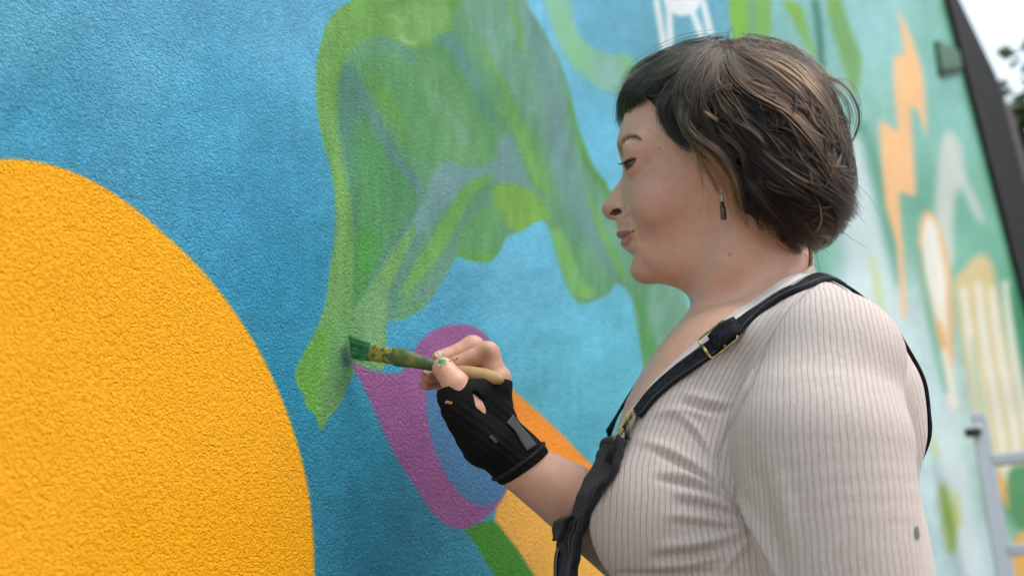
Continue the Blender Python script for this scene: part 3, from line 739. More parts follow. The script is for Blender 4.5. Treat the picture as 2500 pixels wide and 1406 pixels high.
_base = lambda p: head_sdf(to_h(p).astype(np.float32), False)
def SP(u, v, off=0.0):
    """head coordinates of the skin point seen at pixel (u, v)"""
    return to_h(surf(_base, u, v, .7, off)[0])
def MID(u, v): return HP(u, v, 0.0)
MOUTH = np.array([MID(1517, 587), MID(1521, 586) + (0, -.004, 0), SP(1530, 580), SP(1536, 575), SP(1542, 569.5), SP(1547, 564)])
LIPU = np.array([MID(1514, 574), MID(1515, 574) + (0, -.004, 0), SP(1522, 574), SP(1534, 569), SP(1545, 564)])
LIPL = np.array([MID(1525, 595), MID(1526, 595) + (0, -.004, 0), SP(1531, 589), SP(1540, 578), SP(1546, 568)])
LASH = [SP(1525.5, 395), SP(1532, 391.5), SP(1542, 388), SP(1553, 387)]
LASHL = [SP(1531, 413), SP(1540, 407), SP(1549, 396)]
BROW = [SP(1517, 374), SP(1516, 359), SP(1521, 346), SP(1532, 338), SP(1547, 337), SP(1560, 341)]
FOLD = [SP(1540, 530), SP(1549, 545), SP(1556, 568), SP(1562, 590)]
NOSTR = [SP(1491, 523, -.0008), SP(1498, 520, -.0014), SP(1507, 516.5, -.0014), SP(1515, 517, -.0008)]
ALG = [SP(1534, 500), SP(1537, 514), SP(1534, 528), SP(1525, 536)]
CREASE = [SP(1526, 381), SP(1536, 375), SP(1548, 374), SP(1560, 381)]
DIMP = SP(1553, 558)
# ------------------------------------------------------------------ torso (world metres)
YS = 0.905                                             # her mid plane
def TP(u, v, y): return P(float(u), float(v), float(y))
SHL, SHR = TP(2030, 880, .750), TP(1990, 830, 1.06)
def neck_chest(p):
    """neck and upper chest, without clothes"""
    f = s_chain(p, [from_h(NECK[0]), from_h(NECK[1]), from_h(NECK[2]), TP(1838, 740, YS), TP(1852, 860, YS)], [.050, .0525, .054, .056, .068])
    f = smin(f, s_chain(p, [TP(1835, 480, .815), TP(1790, 640, .845), TP(1722, 790, .890)], [.010, .013, .010]), .030)     # neck muscle, near side
    f = smin(f, s_chain(p, [TP(1835, 480, .95), TP(1790, 640, .945), TP(1722, 790, .925)], [.010, .013, .010]), .030)
    f = smin(f, s_chain(p, [TP(1720, 850, .84), TP(1860, 830, .78)], [.012, .014]), .03)                                    # collar bones
    return f
def torso(p):
    f = s_ell(p, TP(1865, 1350, YS), (.135, .155, .22))
    f = smin(f, s_cone(p, TP(1800, 935, .85), TP(1800, 935, .96), .072, .072), .025)
    f = smin(f, s_cone(p, SHL, SHR, .047, .047), .03)
    f = smin(f, s_chain(p, [TP(1880, 755, .86), TP(1962, 782, .80), SHL], [.034, .032, .040]), .02)       # trapezius slopes
    f = smin(f, s_chain(p, [TP(1880, 755, .95), TP(1962, 782, 1.0), SHR], [.034, .032, .040]), .02)
    f = smin(f, s_chain(p, [TP(1970, 830, .88), TP(2040, 960, .89), TP(2020, 1200, .89)], [.038, .066, .056]), .03)            # upper back
    f = smin(f, s_chain(p, [TP(1995, 775, .825), TP(2062, 862, .838), TP(2112, 960, .845), TP(2122, 1050, .85)], [.027, .037, .041, .040]), .02)
    f = smin(f, s_chain(p, [TP(1680, 880, .915), TP(1634, 945, .915), TP(1600, 1010, .915), TP(1585, 1070, .915)], [.022, .024, .026, .026]), .03)
    f = smin(f, s_chain(p, [TP(1672, 890, .945), TP(1630, 950, .945), TP(1598, 1012, .945)], [.020, .022, .024]), .02)
    f = smin(f, s_cone(p, TP(1735, 1015, .86), TP(1735, 1015, .95), .064, .064), .02)
    f = smin(f, s_cone(p, TP(1700, 1100, .85), TP(1700, 1100, .96), .064, .064), .02)
    f = smin(f, s_ell(p, TP(1642, 1262, .838), (.068, .068, .070)), .02)                                                    # breasts
    f = smin(f, s_ell(p, TP(1636, 1262, .972), (.068, .068, .070)), .02)
    return f
def body_sdf(p):
    f = smin(head_sdf(to_h(p).astype(np.float32)), neck_chest(p), .022)
    return smin(f, torso(p), .02)

hv, hq = surface_nets(body_sdf, TP(1455, 1000, .80) * np.array([1, 0, 1]) + np.array([-.01, .755, 0]), np.array([TP(2130, 600, .87)[0] + .01, 1.05, TP(1800, 95, .87)[2] + .01]), .0011)
hv = smooth_verts(hv, hq, 1, .35)
# ------------------------------------------------------------------ right arm and hand
WR0, WR1, ELB = TP(1219, 1085, .885), TP(1278, 1142, .892), TP(1660, 1425, 1.0)
TH = [TP(1196, 1085, .872), TP(1142, 1000, .850), TP(1113, 938, .841), TP(1083, 899, .843)]
IX = [TP(1212, 925, .872), TP(1190, 863, .864), TP(1143, 879, .863), TP(1119, 886, .863)]
MD = [TP(1200, 905, .893), TP(1154, 847, .884), TP(1106, 866, .880), TP(1073, 875, .874)]
RG = [TP(1186, 915, .912), TP(1140, 876, .908), TP(1085, 905, .900), TP(1047, 918, .892)]
PK = [TP(1170, 935, .930), TP(1124, 915, .924), TP(1076, 930, .914), TP(1040, 937, .904)]
def finger(p, pts, rad):
    f = s_chain(p, pts, rad)
    return f
def hand_sdf(p):
    f = s_chain(p, [ELB, TP(1480, 1280, .945), TP(1385, 1210, .915), WR1, WR0], [.044, .0375, .0320, .0242, .0240])
    palm = None
    for (m, r) in ((IX[0], .0125), (MD[0], .0125), (RG[0], .0115), (PK[0], .0105)):
        c = s_cone(p, WR0 + (m - WR0) * .05, m, .0135, r); palm = c if palm is None else smin(palm, c, .012)
    f = smin(f, palm, .016)
    f = smin(f, s_chain(p, TH[:2] + [TH[2]], [.017, .0150, .0112]), .010)
    f = smin(f, s_cone(p, TP(1172, 990, .858), IX[0], .010, .010), .012)                # web of the thumb
    th = s_chain(p, [TH[1], TH[2], TH[3]], [.0145, .0116, .0104]); th = smin(th, s_sphere(p, TH[2], .0114), .004)
    f = smin(f, th, .004)
    for pts, rr in ((IX, (.0120, .0108, .0090, .0074)), (MD, (.0120, .0104, .0088, .0076)), (RG, (.011, .0098, .0086, .0074)), (PK, (.010, .0086, .0076, .0066))):
        g = s_chain(p, pts, rr)
        g = smin(g, s_sphere(p, pts[1], rr[1] * 1.06), .004)
        f = np.where(f < g + .012, smin(f, g, .0014), np.minimum(f, g))
    return f
av, aq = surface_nets(hand_sdf, np.minimum(np.minimum(TP(1015, 1300, .82), TP(1015, 800, .82)), ELB) - .0 + np.array([-.005, 0, -.0]), np.array([TP(1700, 1300, 1.0)[0], 1.05, TP(1150, 800, .88)[2] + .01]), .0011)
av = smooth_verts(av, aq, 1, .4)

# ------------------------------------------------------------------ skin colour, nails, body object
def sm(x, a, b): t = np.clip((x - a) / (b - a), 0, 1); return t * t * (3 - 2 * t)
BV = np.concatenate([hv, av]); BQ = np.concatenate([hq, aq + len(hv)])
hl = to_h(BV).astype(np.float32); hla = hl.copy(); hla[:, 1] = -np.abs(hla[:, 1])
skin_rgb = np.tile(np.array([.655, .385, .285]), (len(BV), 1))
def tint(mask, rgb): 
    global skin_rgb
    skin_rgb = skin_rgb * (1 - mask[:, None]) + np.asarray(rgb) * mask[:, None]
def blob(c, r): return np.exp(-(np.linalg.norm((hla - np.asarray(c)) / np.asarray(r), axis=1) ** 2))
tint(.8 * blob(HP(1590, 470, -.045), (.026, .04, .026)), (.56, .270, .215))
tint(.9 * blob(HP(1484, 514, 0), (.016, .02, .013)), (.56, .255, .205))
tint(.5 * blob(HP(1527, 517, -.016), (.008, .01, .009)), (.52, .235, .185))
tint(.6 * blob(HP(1562, 662, -.01), (.014, .02, .012)), (.55, .29, .22))
tint(.5 * blob(HP(1545, 366, -.03), (.012, .02, .007)), (.52, .36, .26))
tint(.7 * blob(EAR, (.022, .02, .036)), (.58, .22, .17))
up = s_chain(hla, LIPU, [.0042, .0044, .0042, .0032, .0010])
lw = s_chain(hla, LIPL, [.0044, .0044, .0042, .0028, .0008])
inh = (np.arange(len(BV)) < len(hv))
tint((1 - sm(lw, -.0006, .0012)) * .75 * inh, (.40, .165, .145))
tint((1 - sm(up, -.0006, .0008)) * .95 * inh, (.295, .085, .080))
tint((1 - sm(s_chain(hla, MOUTH, [.0009] * 6), 0, .0010)) * .8 * inh, (.12, .035, .032))  # groove between the lips painted dark, shade put into the skin colour
tint((1 - sm(s_chain(hla, NOSTR, [.0014, .0032, .0031, .0013]), -.0004, .0010)) * .95 * inh, (.040, .011, .009))  # nostril hollow painted near black, its shade put into the skin colour
SLIT = [(LASH[0] + LASHL[0]) / 2, (LASH[1] + LASHL[0]) / 2, (LASH[2] + LASHL[1]) / 2, (LASH[3] + LASHL[2]) / 2]
tint((1 - sm(s_chain(hla, SLIT, [.0032, .0036, .0026, .0004]), 0, .0010)) * .92 * inh, (.050, .028, .022))
tint((1 - sm(s_chain(hla, [SLIT[2] * .75 + SLIT[1] * .25, SLIT[2] * .6 + SLIT[3] * .4], [.0017, .0009]), 0, .0008)) * .8 * inh, (.40, .34, .32))
tint((1 - sm(s_chain(hla, LASH, [.0006, .0007, .0006, .0003]), 0, .0010)) * .9 * inh, (.035, .014, .010))
tint((1 - sm(s_chain(hla, LASHL, [.0010, .0009, .0005]), 0, .0016)) * .5 * inh, (.20, .07, .05))
tint((1 - sm(s_chain(hla, BROW, [.0030, .0036, .0034, .0026, .0018, .0006]), -.0012, .0028)) * .6 * inh, (.17, .085, .055))
for (u, v, y, r) in ((1609, 363, -.058, .0011), (1586, 316, -.05, .0009), (1780, 622, -.05, .0013), (1661, 530, -.06, .0007), (1620, 462, -.06, .0006), (1571, 560, -.03, .0006)):
    i = np.argmin((pix(hv)[0] - u) ** 2 + (pix(hv)[1] - v) ** 2 + 1e6 * (hv[:, 1] > .90)); d = np.linalg.norm(BV - hv[i], axis=1)
    tint((1 - sm(d, r * .6, r * 1.5)) * .6, (.22, .08, .05))
tint(.30 * (~inh) * sm(-pix(BV)[0], -1300, -1180), (.50, .235, .165))
# hand: pinker knuckles and fingertips, paint stains
def near(p, r): return np.exp(-np.sum((BV - p) ** 2, 1) / r ** 2) * (~inh)
for f_ in (IX, MD, RG, PK, TH): tint(.6 * near(f_[-1], .013), (.56, .26, .20)); tint(.35 * near(f_[1], .012), (.56, .28, .22))
for f_ in (IX, MD, RG, PK, TH):
    for j in (1, 2):
        a_x = f_[j + 1] - f_[j - 1]; a_x = a_x / np.linalg.norm(a_x)
        for o_f in (-.0026, 0.0, .0026): tint(.42 * np.exp(-((((BV - f_[j]) @ a_x) - o_f) / .0007) ** 2) * near(f_[j], .013), (.34, .135, .09))  # joint creases have no relief; their shade is painted as dark lines
def stain(u, v, r, k, rgb): tint(k * np.clip(near(surf(hand_sdf, u, v, .6)[0], r) * (.85 + .3 * np.sin(BV[:, 0] * 310 + BV[:, 2] * 170)), 0, 1), rgb)
stain(1172, 873, .0085, .95, (.24, .125, .02)); stain(1190, 852, .0065, .7, (.22, .14, .05)); stain(1146, 885, .005, .6, (.30, .17, .05)); stain(1090, 858, .006, .4, (.30, .24, .13)); stain(1140, 836, .005, .35, (.36, .23, .13)); stain(1098, 918, .005, .3, (.2, .22, .1)); stain(1050, 925, .004, .4, (.25, .2, .12))


sk = NB('skin', roughness=.48, subsurface_weight=.22, subsurface_scale=.006)
sk.b.inputs['Subsurface Radius'].default_value = (1.0, .32, .18)
tone = sk.attr('tone'); sv = sk.obj()
mot = sk.mix(1.0, sk.ramp(sk.noise(90, 4, .6, sv), [(.3, (.88, .82, .79)), (.7, (1.07, 1.06, 1.05))]), sk.ramp(sk.noise(22, 3, .6, sv), [(.35, (1.02, .93, .90)), (.65, (1.0, 1.02, 1.03))]), 'MULTIPLY')
fre = sk.ramp(sk.noise(420, 2, .5, sv), [(.26, (.90, .84, .82)), (.38, (1, 1, 1))])
sk.set('Base_Color', sk.mix(.5, sk.mix(1.0, tone, mot, 'MULTIPLY'), sk.mix(1.0, tone, fre, 'MULTIPLY')))
sk.set('Normal', sk.bump(sk.noise(900, 3, .6, sv), .16, .0006))
sk.set('Roughness', sk.ramp(sk.noise(130, 3), [(.3, (.42,) * 3), (.7, (.56,) * 3)]))
bme = mesh_np('body', BV, BQ); set_color(bme, np.clip(skin_rgb, 0, 1), 'tone')
person = empty('person', (float(TP(1900, 1200, YS)[0]), YS, 0)); tag(person, 'woman with short dark hair in a ribbed top and black dungarees painting the wall', 'person')
body = obj('body', bme, sk.m, person)

eyeb = NB('eye_white', base_color=(.62, .58, .55), roughness=.12)
iris = NB('iris', base_color=(.045, .026, .015), roughness=.08)
for sg in (1, -1):
    bm = bmesh.new(); bmesh.ops.create_uvsphere(bm, u_segments=28, v_segments=20, radius=.0124)
    c_ = EYE * np.array([1, sg, 1]); gz = from_h(np.array([-.86, -.02 * sg, -.50])) - H0; gz /= np.linalg.norm(gz)
    M3 = frame_from(np.cross(gz, (0.1, .3, 1)), gz)      # z column along the gaze
    M3 = np.stack([M3[:, 0], np.cross(gz, M3[:, 0]), gz], 1)
    me = bpy.data.meshes.new('eye'); bm.to_mesh(me); bm.free()
    n_ = len(me.polygons); zc = np.array([p_.center.z for p_ in me.polygons]); 
    me.materials.append(eyeb.m); me.polygons.foreach_set('material_index', (zc > .0100).astype(np.int32))
    place_mesh(me, M3, from_h(c_)); me.materials.append(iris.m)
    obj('eye', me, None, body)

nailm = NB('fingernail', base_color=(.60, .40, .32), roughness=.45)
nc = nailm.noise(200, 2); nailm.set('Base_Color', nailm.ramp(nc, [(.35, (.50, .33, .25)), (.55, (.42, .30, .19)), (.68, (.16, .20, .08))]))
thn = NB('painted_thumbnail', roughness=.42); thn.set('Base_Color', thn.ramp(thn.noise(170, 2), [(.40, (.52, .31, .23)), (.50, (.34, .33, .17)), (.58, (.07, .20, .06))]))
def nail(tip, prev, out_dir, w_, l_, r_, mat):
    """a curved plate laid on the fingertip on the side of out_dir"""
    ax_ = (tip - prev) / np.linalg.norm(tip - prev); o = np.asarray(out_dir, float); o = o - ax_ * (o @ ax_); o /= np.linalg.norm(o); sd_ = np.cross(ax_, o)
    V, F = [], []; nu_, nv_ = 7, 7
    for lay_ in (1.0, .90):
        for i in range(nu_):
            for j in range(nv_):
                s_ = (i / (nu_ - 1) - .42); t = (j / (nv_ - 1) - .5) * 2
                wob = w_ * (1 - .35 * abs(s_ * 1.4) ** 3)
                a = t * wob / r_
                V.append(tip + ax_ * (s_ * l_ - .0008 * t * t * np.sign(s_) * 3) + (o * math.cos(a) + sd_ * math.sin(a)) * (r_ + .0003 - .0004 * (s_ > .5)) * lay_ - o * (abs(s_ - .1) ** 2) * r_ * .25)
    for i in range(nu_ - 1):
        for j in range(nv_ - 1):
            a = i * nv_ + j; F.append((a, a + 1, a + nv_ + 1, a + nv_))
    m_ = nu_ * nv_
    ring = [j for j in range(nv_)] + [i * nv_ + nv_ - 1 for i in range(1, nu_)] + [(nu_ - 1) * nv_ + j for j in range(nv_ - 2, -1, -1)] + [i * nv_ for i in range(nu_ - 2, 0, -1)]
    for k in range(len(ring)): a, b = ring[k], ring[(k + 1) % len(ring)]; F.append((a, b, b + m_, a + m_))
    return obj('fingernail', (V, F), mat, body)
tocam = CAM - TH[3]; tocam /= np.linalg.norm(tocam); upv = np.array([0, 0, 1.0]); lf = np.array([-1.0, 0, 0])
nail(TH[3], TH[2], tocam * .75 + upv * .75 + .1 * lf, .0066, .0125, .0104, thn.m)
nail(IX[3], IX[2], tocam * .55 + upv * .8, .0046, .0095, .0075, nailm.m)
nail(MD[3], MD[2], tocam * .8 + upv * .5, .0050, .0105, .0077, nailm.m)
nail(RG[3], RG[2], tocam * .7 + upv * .7, .0048, .0100, .0075, nailm.m)
nail(PK[3], PK[2], tocam * .6 + upv * .6 - .2 * lf, .0042, .0085, .0067, nailm.m)

# ------------------------------------------------------------------ black wrist glove
CUFA = TP(1286, 1147, .893) - TP(1238, 1078, .886); CUFA /= np.linalg.norm(CUFA)
def glove_sdf(p):
    f = s_chain(p, [TP(1280, 1138, .892), TP(1218, 1080, .885), TP(1176, 1010, .885)], [.0275, .0275, .0255])
    f = smin(f, s_chain(p, [TP(1203, 1062, .90), TP(1200, 960, .90), TP(1196, 918, .903)], [.022, .0185, .0160]), .012)
    f = smin(f, s_cone(p, TP(1206, 985, .878), TP(1213, 930, .874), .0165, .0152), .010)
    f = smin(f, s_cone(p, TP(1176, 950, .932), TP(1205, 1050, .915), .013, .02), .012)
    f = smin(f, s_chain(p, [TP(1185, 1075, .868), TP(1128, 1000, .850), TP(1110, 955, .845), TP(1106, 925, .842)], [.0245, .0190, .0150, .0138]), .010)
    f = smin(f, s_cone(p, TP(1142, 966, .847), TP(1206, 946, .866), .0155, .0150), .006)
    f = smin(f, s_cone(p, TP(1188, 990, .862), TP(1208, 1012, .870), .0165, .0170), .006)
    f = smin(f, s_ell(p, TP(1098, 970, .842), (.0110, .010, .0130)), .006)
    f = f - .0008 * np.sin((p[:, 2] * .8 + p[:, 0] * .6) * 900) * sm(pix(p)[1], 960, 1000) * .45
    a = CUFA
    f = smax(f, (p - TP(1277, 1147, .892)) @ a.astype(np.float32), .003)              # cuff end
    f = smax(f, -s_cone(p, TP(1097, 921, .842), TP(1074, 884, .843), .0152, .0165), .0015)    # thumb hem
    kn = np.array([-.05, .0, 1.0]); kn /= np.linalg.norm(kn)
    f = smax(f, ((p - TP(1200, 934, .87)) @ kn.astype(np.float32)).astype(np.float32), .002)
    f = np.maximum(f, -1)
    f = smax(f, -s_chain(p, [TP(1158, 960, .835), TP(1172, 984, .839), TP(1188, 1007, .843)], [.0020, .0050, .0022]), .002)    # open slit at the thumb web
    return f
gv_, gq_ = surface_nets(glove_sdf, np.array([TP(1045, 900, .83)[0], .80, TP(1250, 1200, .88)[2]]), np.array([TP(1345, 1000, .89)[0], .98, TP(1150, 895, .88)[2]]), .0012)
glm = NB('black_knit', base_color=(.009, .009, .010), roughness=.85)
glm.set('Base_Color', glm.ramp(glm.noise(260, 4, .6), [(.35, (.0025, .0025, .003)), (.64, (.0045, .0045, .005)), (.82, (.012, .012, .014))]))
wv = glm.n('ShaderNodeTexWave', {'Scale': 190.0, 'Distortion': 7.0, 'Detail': 2.0, 'Vector': glm.obj()}, bands_direction='Z').outputs['Fac']
glm.set('Normal', glm.bump(glm.math('ADD', glm.math('MULTIPLY', wv, .5), glm.noise(500, 3)), .5, .0012))
glm.set('Sheen_Weight', .0); glm.set('Specular_IOR_Level', .2); glm.set('Sheen_Roughness', .5)
glove = obj('glove', mesh_np('glove', gv_, gq_), glm.m, person); glove['label'] = 'black fingerless wrist glove with an open slit'
# cuff hem, grey support strip, thumb hem, small worn label
hem = NB('black_hem', base_color=(.004, .004, .005), roughness=.8); gry = NB('grey_webbing', base_color=(.055, .058, .068), roughness=.75)
gry.set('Normal', gry.bump(gry.noise(600, 3), .5, .001)); mk = NB('worn_print', base_color=(.36, .22, .12), roughness=.7)
def ribbon(ctr, nrm, wid, thick, rnd=3):
    """a flat strap with thickness along a path; nrm points away from the body"""
    ctr = np.asarray(ctr); n = len(ctr); wid = np.broadcast_to(wid, (n,)); T = np.gradient(ctr, axis=0); T /= np.linalg.norm(T, axis=1)[:, None]
    V, F = [], []; prof = [(-1, 0), (-1, .6), (-.93, 1), (-.5, 1.12), (0, 1.0), (.5, 1.12), (.93, 1), (1, .6), (1, 0)]; m_ = len(prof)
    for i in range(n):
        s_ = np.cross(T[i], nrm[i]); s_ /= np.linalg.norm(s_); nn = np.cross(s_, T[i])
        for a, b in prof: V.append(ctr[i] + s_ * a * wid[i] / 2 + nn * b * thick)
    for i in range(n - 1):
        for k in range(m_): k2 = (k + 1) % m_; F.append((i * m_ + k, i * m_ + k2, (i + 1) * m_ + k2, (i + 1) * m_ + k))
    F.append(tuple(range(m_))[::-1]); F.append(tuple((n - 1) * m_ + k for k in range(m_)))
    return V, F
a_ = CUFA; b_ = np.cross(a_, (0, 1, 0)); b_ /= np.linalg.norm(b_); c_ = np.cross(a_, b_)
cc = TP(1276, 1144, .892) - a_ * .004; rc = [cc + (b_ * math.cos(t) + c_ * math.sin(t)) * .0300 for t in np.linspace(0, 2 * math.pi, 41)]; rc = [snap(glove_sdf, q_ - a_ * .003, .0005)[0] for q_ in rc]
obj('cuff_hem', tube_mesh(rc, .0014, 8, False, flat=1.8), hem.m, glove)
st = [surf(glove_sdf, u, v, .6, .0004) for u, v in ((1243, 1022), (1262, 1046), (1280, 1070), (1298, 1094))]
obj('support_strip', ribbon(catmull([q for q, _ in st], 4), catmull([q for _, q in st], 4), .013, .0016), gry.m, glove)
for pts, wd_ in ((((1088, 984), (1093, 980), (1099, 984), (1104, 981)), .0022), (((1196, 1064), (1204, 1070), (1212, 1080)), .0030)):
    st = [surf(glove_sdf, u, v, .6, .0004) for u, v in pts]
    obj('worn_print', ribbon(catmull([q for q, _ in st], 3), catmull([q for _, q in st], 3), wd_, .0004), mk.m if wd_ < .0025 else gry.m, glove)

# ------------------------------------------------------------------ paintbrush
B0, B1 = TP(1229, 928, .846), BT + WN * .006
wood = NB('bare_wood', roughness=.6); wo = wood.obj()
wood.set('Base_Color', wood.ramp(wood.noise(60, 4, .6, wo), [(.3, (.34, .20, .075)), (.6, (.45, .29, .12)), (.75, (.25, .15, .06))]))
grp = NB('wet_green_paint', roughness=.32)
grp.set('Base_Color', grp.ramp(grp.noise(120, 4, .6), [(.3, (.010, .075, .030)), (.5, (.035, .20, .07)), (.72, (.10, .33, .10))]))
hpm = NB('paint_smeared_handle', roughness=.5)
hpm.set('Base_Color', hpm.ramp(hpm.noise(48, 3, .6), [(.34, (.02, .075, .025)), (.5, (.07, .12, .03)), (.66, (.26, .22, .06))]))
frm = NB('painted_ferrule', roughness=.35)
frm.set('Base_Color', frm.ramp(frm.noise(150, 4, .6), [(.36, (.03, .10, .03)), (.46, (.33, .26, .03)), (.54, (.28, .24, .03)), (.58, (.03, .10, .03))]))
axb = (B1 - B0); LB = np.linalg.norm(axb); axb /= LB
bu = np.cross(axb, CAM - BT); bu /= np.linalg.norm(bu)
if bu[2] < 0: bu = -bu                                   # brush width direction (up in the picture)
bn = np.cross(axb, bu)
brush = empty('paintbrush', tuple(B0)); tag(brush, 'flat paintbrush with wet green bristles and bare wooden handle held at the wall', 'paintbrush')
def loft(st, seg=18, sq=2.0):
    """stations: (distance along the brush, half width, half thickness, sideways offset)"""
    V, F = [], []
    for (s_, a, b, o) in st:
        for k in range(seg):
            t = 2 * math.pi * k / seg; ct, sn = math.cos(t), math.sin(t)
            V.append(B0 + axb * s_ + bu * (o + a * math.copysign(abs(ct) ** (2 / sq), ct)) + bn * b * math.copysign(abs(sn) ** (2 / sq), sn))
    for i in range(len(st) - 1):
        for k in range(seg): k2 = (k + 1) % seg; F.append((i * seg + k, i * seg + k2, (i + 1) * seg + k2, (i + 1) * seg + k))
    F.append(tuple(range(seg))[::-1]); F.append(tuple((len(st) - 1) * seg + k for k in range(seg)))
    return V, F
def along(u, v):
    d = ray(np.array(float(u)), np.array(float(v))); n_ = np.cross(d, bu); return float(((CAM - B0) @ n_) / (axb @ n_))
sH, sF0, sF1 = along(1060, 890), along(957, 872), along(906, 862)
obj('handle', loft([(0, .0016, .0016, 0), (.002, .0042, .0042, 0), (.008, .0062, .0060, 0), (.02, .0074, .0068, 0), (sH * .55, .0064, .0062, 0), (sH - .004, .0056, .0055, 0)], 16), wood.m, brush)
obj('painted_neck', loft([(sH - .004, .0057, .0056, 0), (sH + .010, .0060, .0055, 0), (sH + .022, .0070, .0052, .0004), (sF0 - .012, .0090, .0050, .001), (sF0 - .006, .0096, .0050, .001), (sF0, .0076, .0046, .0006)], 18, 2.4), hpm.m, brush)
obj('ferrule', loft([(sF0 - .001, .0072, .0046, 0), (sF0 + .001, .0076, .0048, 0), (sF1 - .001, .0084, .0044, 0), (sF1, .0081, .0042, 0)], 22, 3.0), frm.m, brush)
obj('bristle_core', loft([(sF1 - .002, .0084, .0042, 0), (sF1 + .012, .0092, .004, 0), (LB - .011, .0092, .0026, .0008), (LB - .006, .0086, .0010, .001)], 22, 3.0), grp.m, brush)
parts = []
rb = np.random.default_rng(5)
for k in range(320):
    a = rb.uniform(-1, 1); b = rb.uniform(-1, 1); sp = a * .0104 + rb.normal(0, .0006)
    s1 = LB + .0055 - rb.uniform(.0, .004) - .0042 * (1 - a)
    p0 = B0 + axb * (sF1 + .001) + bu * a * .0085 + bn * b * .0046
    pm_ = B0 + axb * ((sF1 + s1) / 2) + bu * (a * .0096) + bn * b * .0048
    p1 = B0 + axb * s1 + bu * (sp + .0012) + bn * b * .0030
    parts.append(tube_mesh([p0, pm_, p1], [.00052, .00050, .00026], 5, False))
o = obj('bristles', merge(parts), grp.m, brush); o['kind'] = 'stuff'
# ------------------------------------------------------------------ ribbed top
COLLAR = [(1490, 1075), (1515, 1033), (1531, 1011), (1570, 972), (1592, 940), (1638, 897), (1688, 858), (1737, 816), (1780, 784), (1830, 752), (1887, 712), (1933, 682), (1962, 664), (1985, 640), (2000, 560), (2010, 400)]
_cp = np.array([TP(u, v, .845) for u, v in COLLAR]); CLX, CLZ = _cp[:, 0], _cp[:, 2]
SLV, SLR = [SHL, TP(2014, 968, .748), TP(2000, 1085, .738), TP(2040, 1300, .732), TP(2058, 1450, .73), TP(2066, 1750, .73)], [.0475, .0582, .0695, .0600, .0535, .048]
SLV2, SLR2 = [SHR, TP(1890, 1000, 1.07), TP(1720, 1420, 1.03)], [.047, .055, .052]
def sleeve_sdf(p): return s_chain(p, *smooth_chain(SLV, SLR, 5))
def top_torso(p):
    f = smin(torso(p), neck_chest(p), .02) - .0045
    f = smin(f, s_chain(p, [TP(2030, 900, .85), TP(2060, 1010, .85), TP(2030, 1250, .85)], [.036, .056, .045]), .03)
    return f
def shirt_sdf(p):
    f = top_torso(p); s_ = sleeve_sdf(p)
    u, v = pix(p)
    k = .0015 + .0225 * (1 - sm(v, 820, 1060))
    f = smin(f, s_, k)
    f = smin(f, s_chain(p, SLV2, SLR2), .02)
    zc = np.interp(p[:, 0], CLX, CLZ)
    f = smax(f, (p[:, 2] - zc) * .75, .0025)
    return f
lo_s = np.array([TP(1395, 1300, .9)[0], .62, TP(1900, 1560, .85)[2] - .02]); hi_s = np.array([TP(2300, 1000, .9)[0] + .01, 1.16, TP(2000, 640, .86)[2] + .02])
tv, tq = surface_nets(shirt_sdf, lo_s, hi_s, .0023)
tv = smooth_verts(tv, tq, 2, .5)
tn = vnormals(tv, tq); tu, tvv = pix(tv)
facing = np.einsum('ij,ij->i', tn, (CAM - tv) / np.linalg.norm(CAM - tv, axis=1)[:, None])
nearside = sm(facing, .05, .3)

def pl_dist(pts, u, v, sub=6):
    """distance in pixels to a smooth line and the place along it (0..1)"""
    q = catmull(pts, sub); best = np.full(len(u), 1e9); at = np.zeros(len(u)); side = np.zeros(len(u)); m_ = len(q) - 1
    for i in range(m_):
        d = q[i + 1] - q[i]; L2 = d @ d; t = np.clip(((u - q[i, 0]) * d[0] + (v - q[i, 1]) * d[1]) / L2, 0, 1)
        ex, ey = u - q[i, 0] - t * d[0], v - q[i, 1] - t * d[1]; dd = np.hypot(ex, ey); b = dd < best
        best[b] = dd[b]; at[b] = ((i + t) / m_)[b]; side[b] = np.sign(d[0] * ey - d[1] * ex)[b]
    return best, at, side
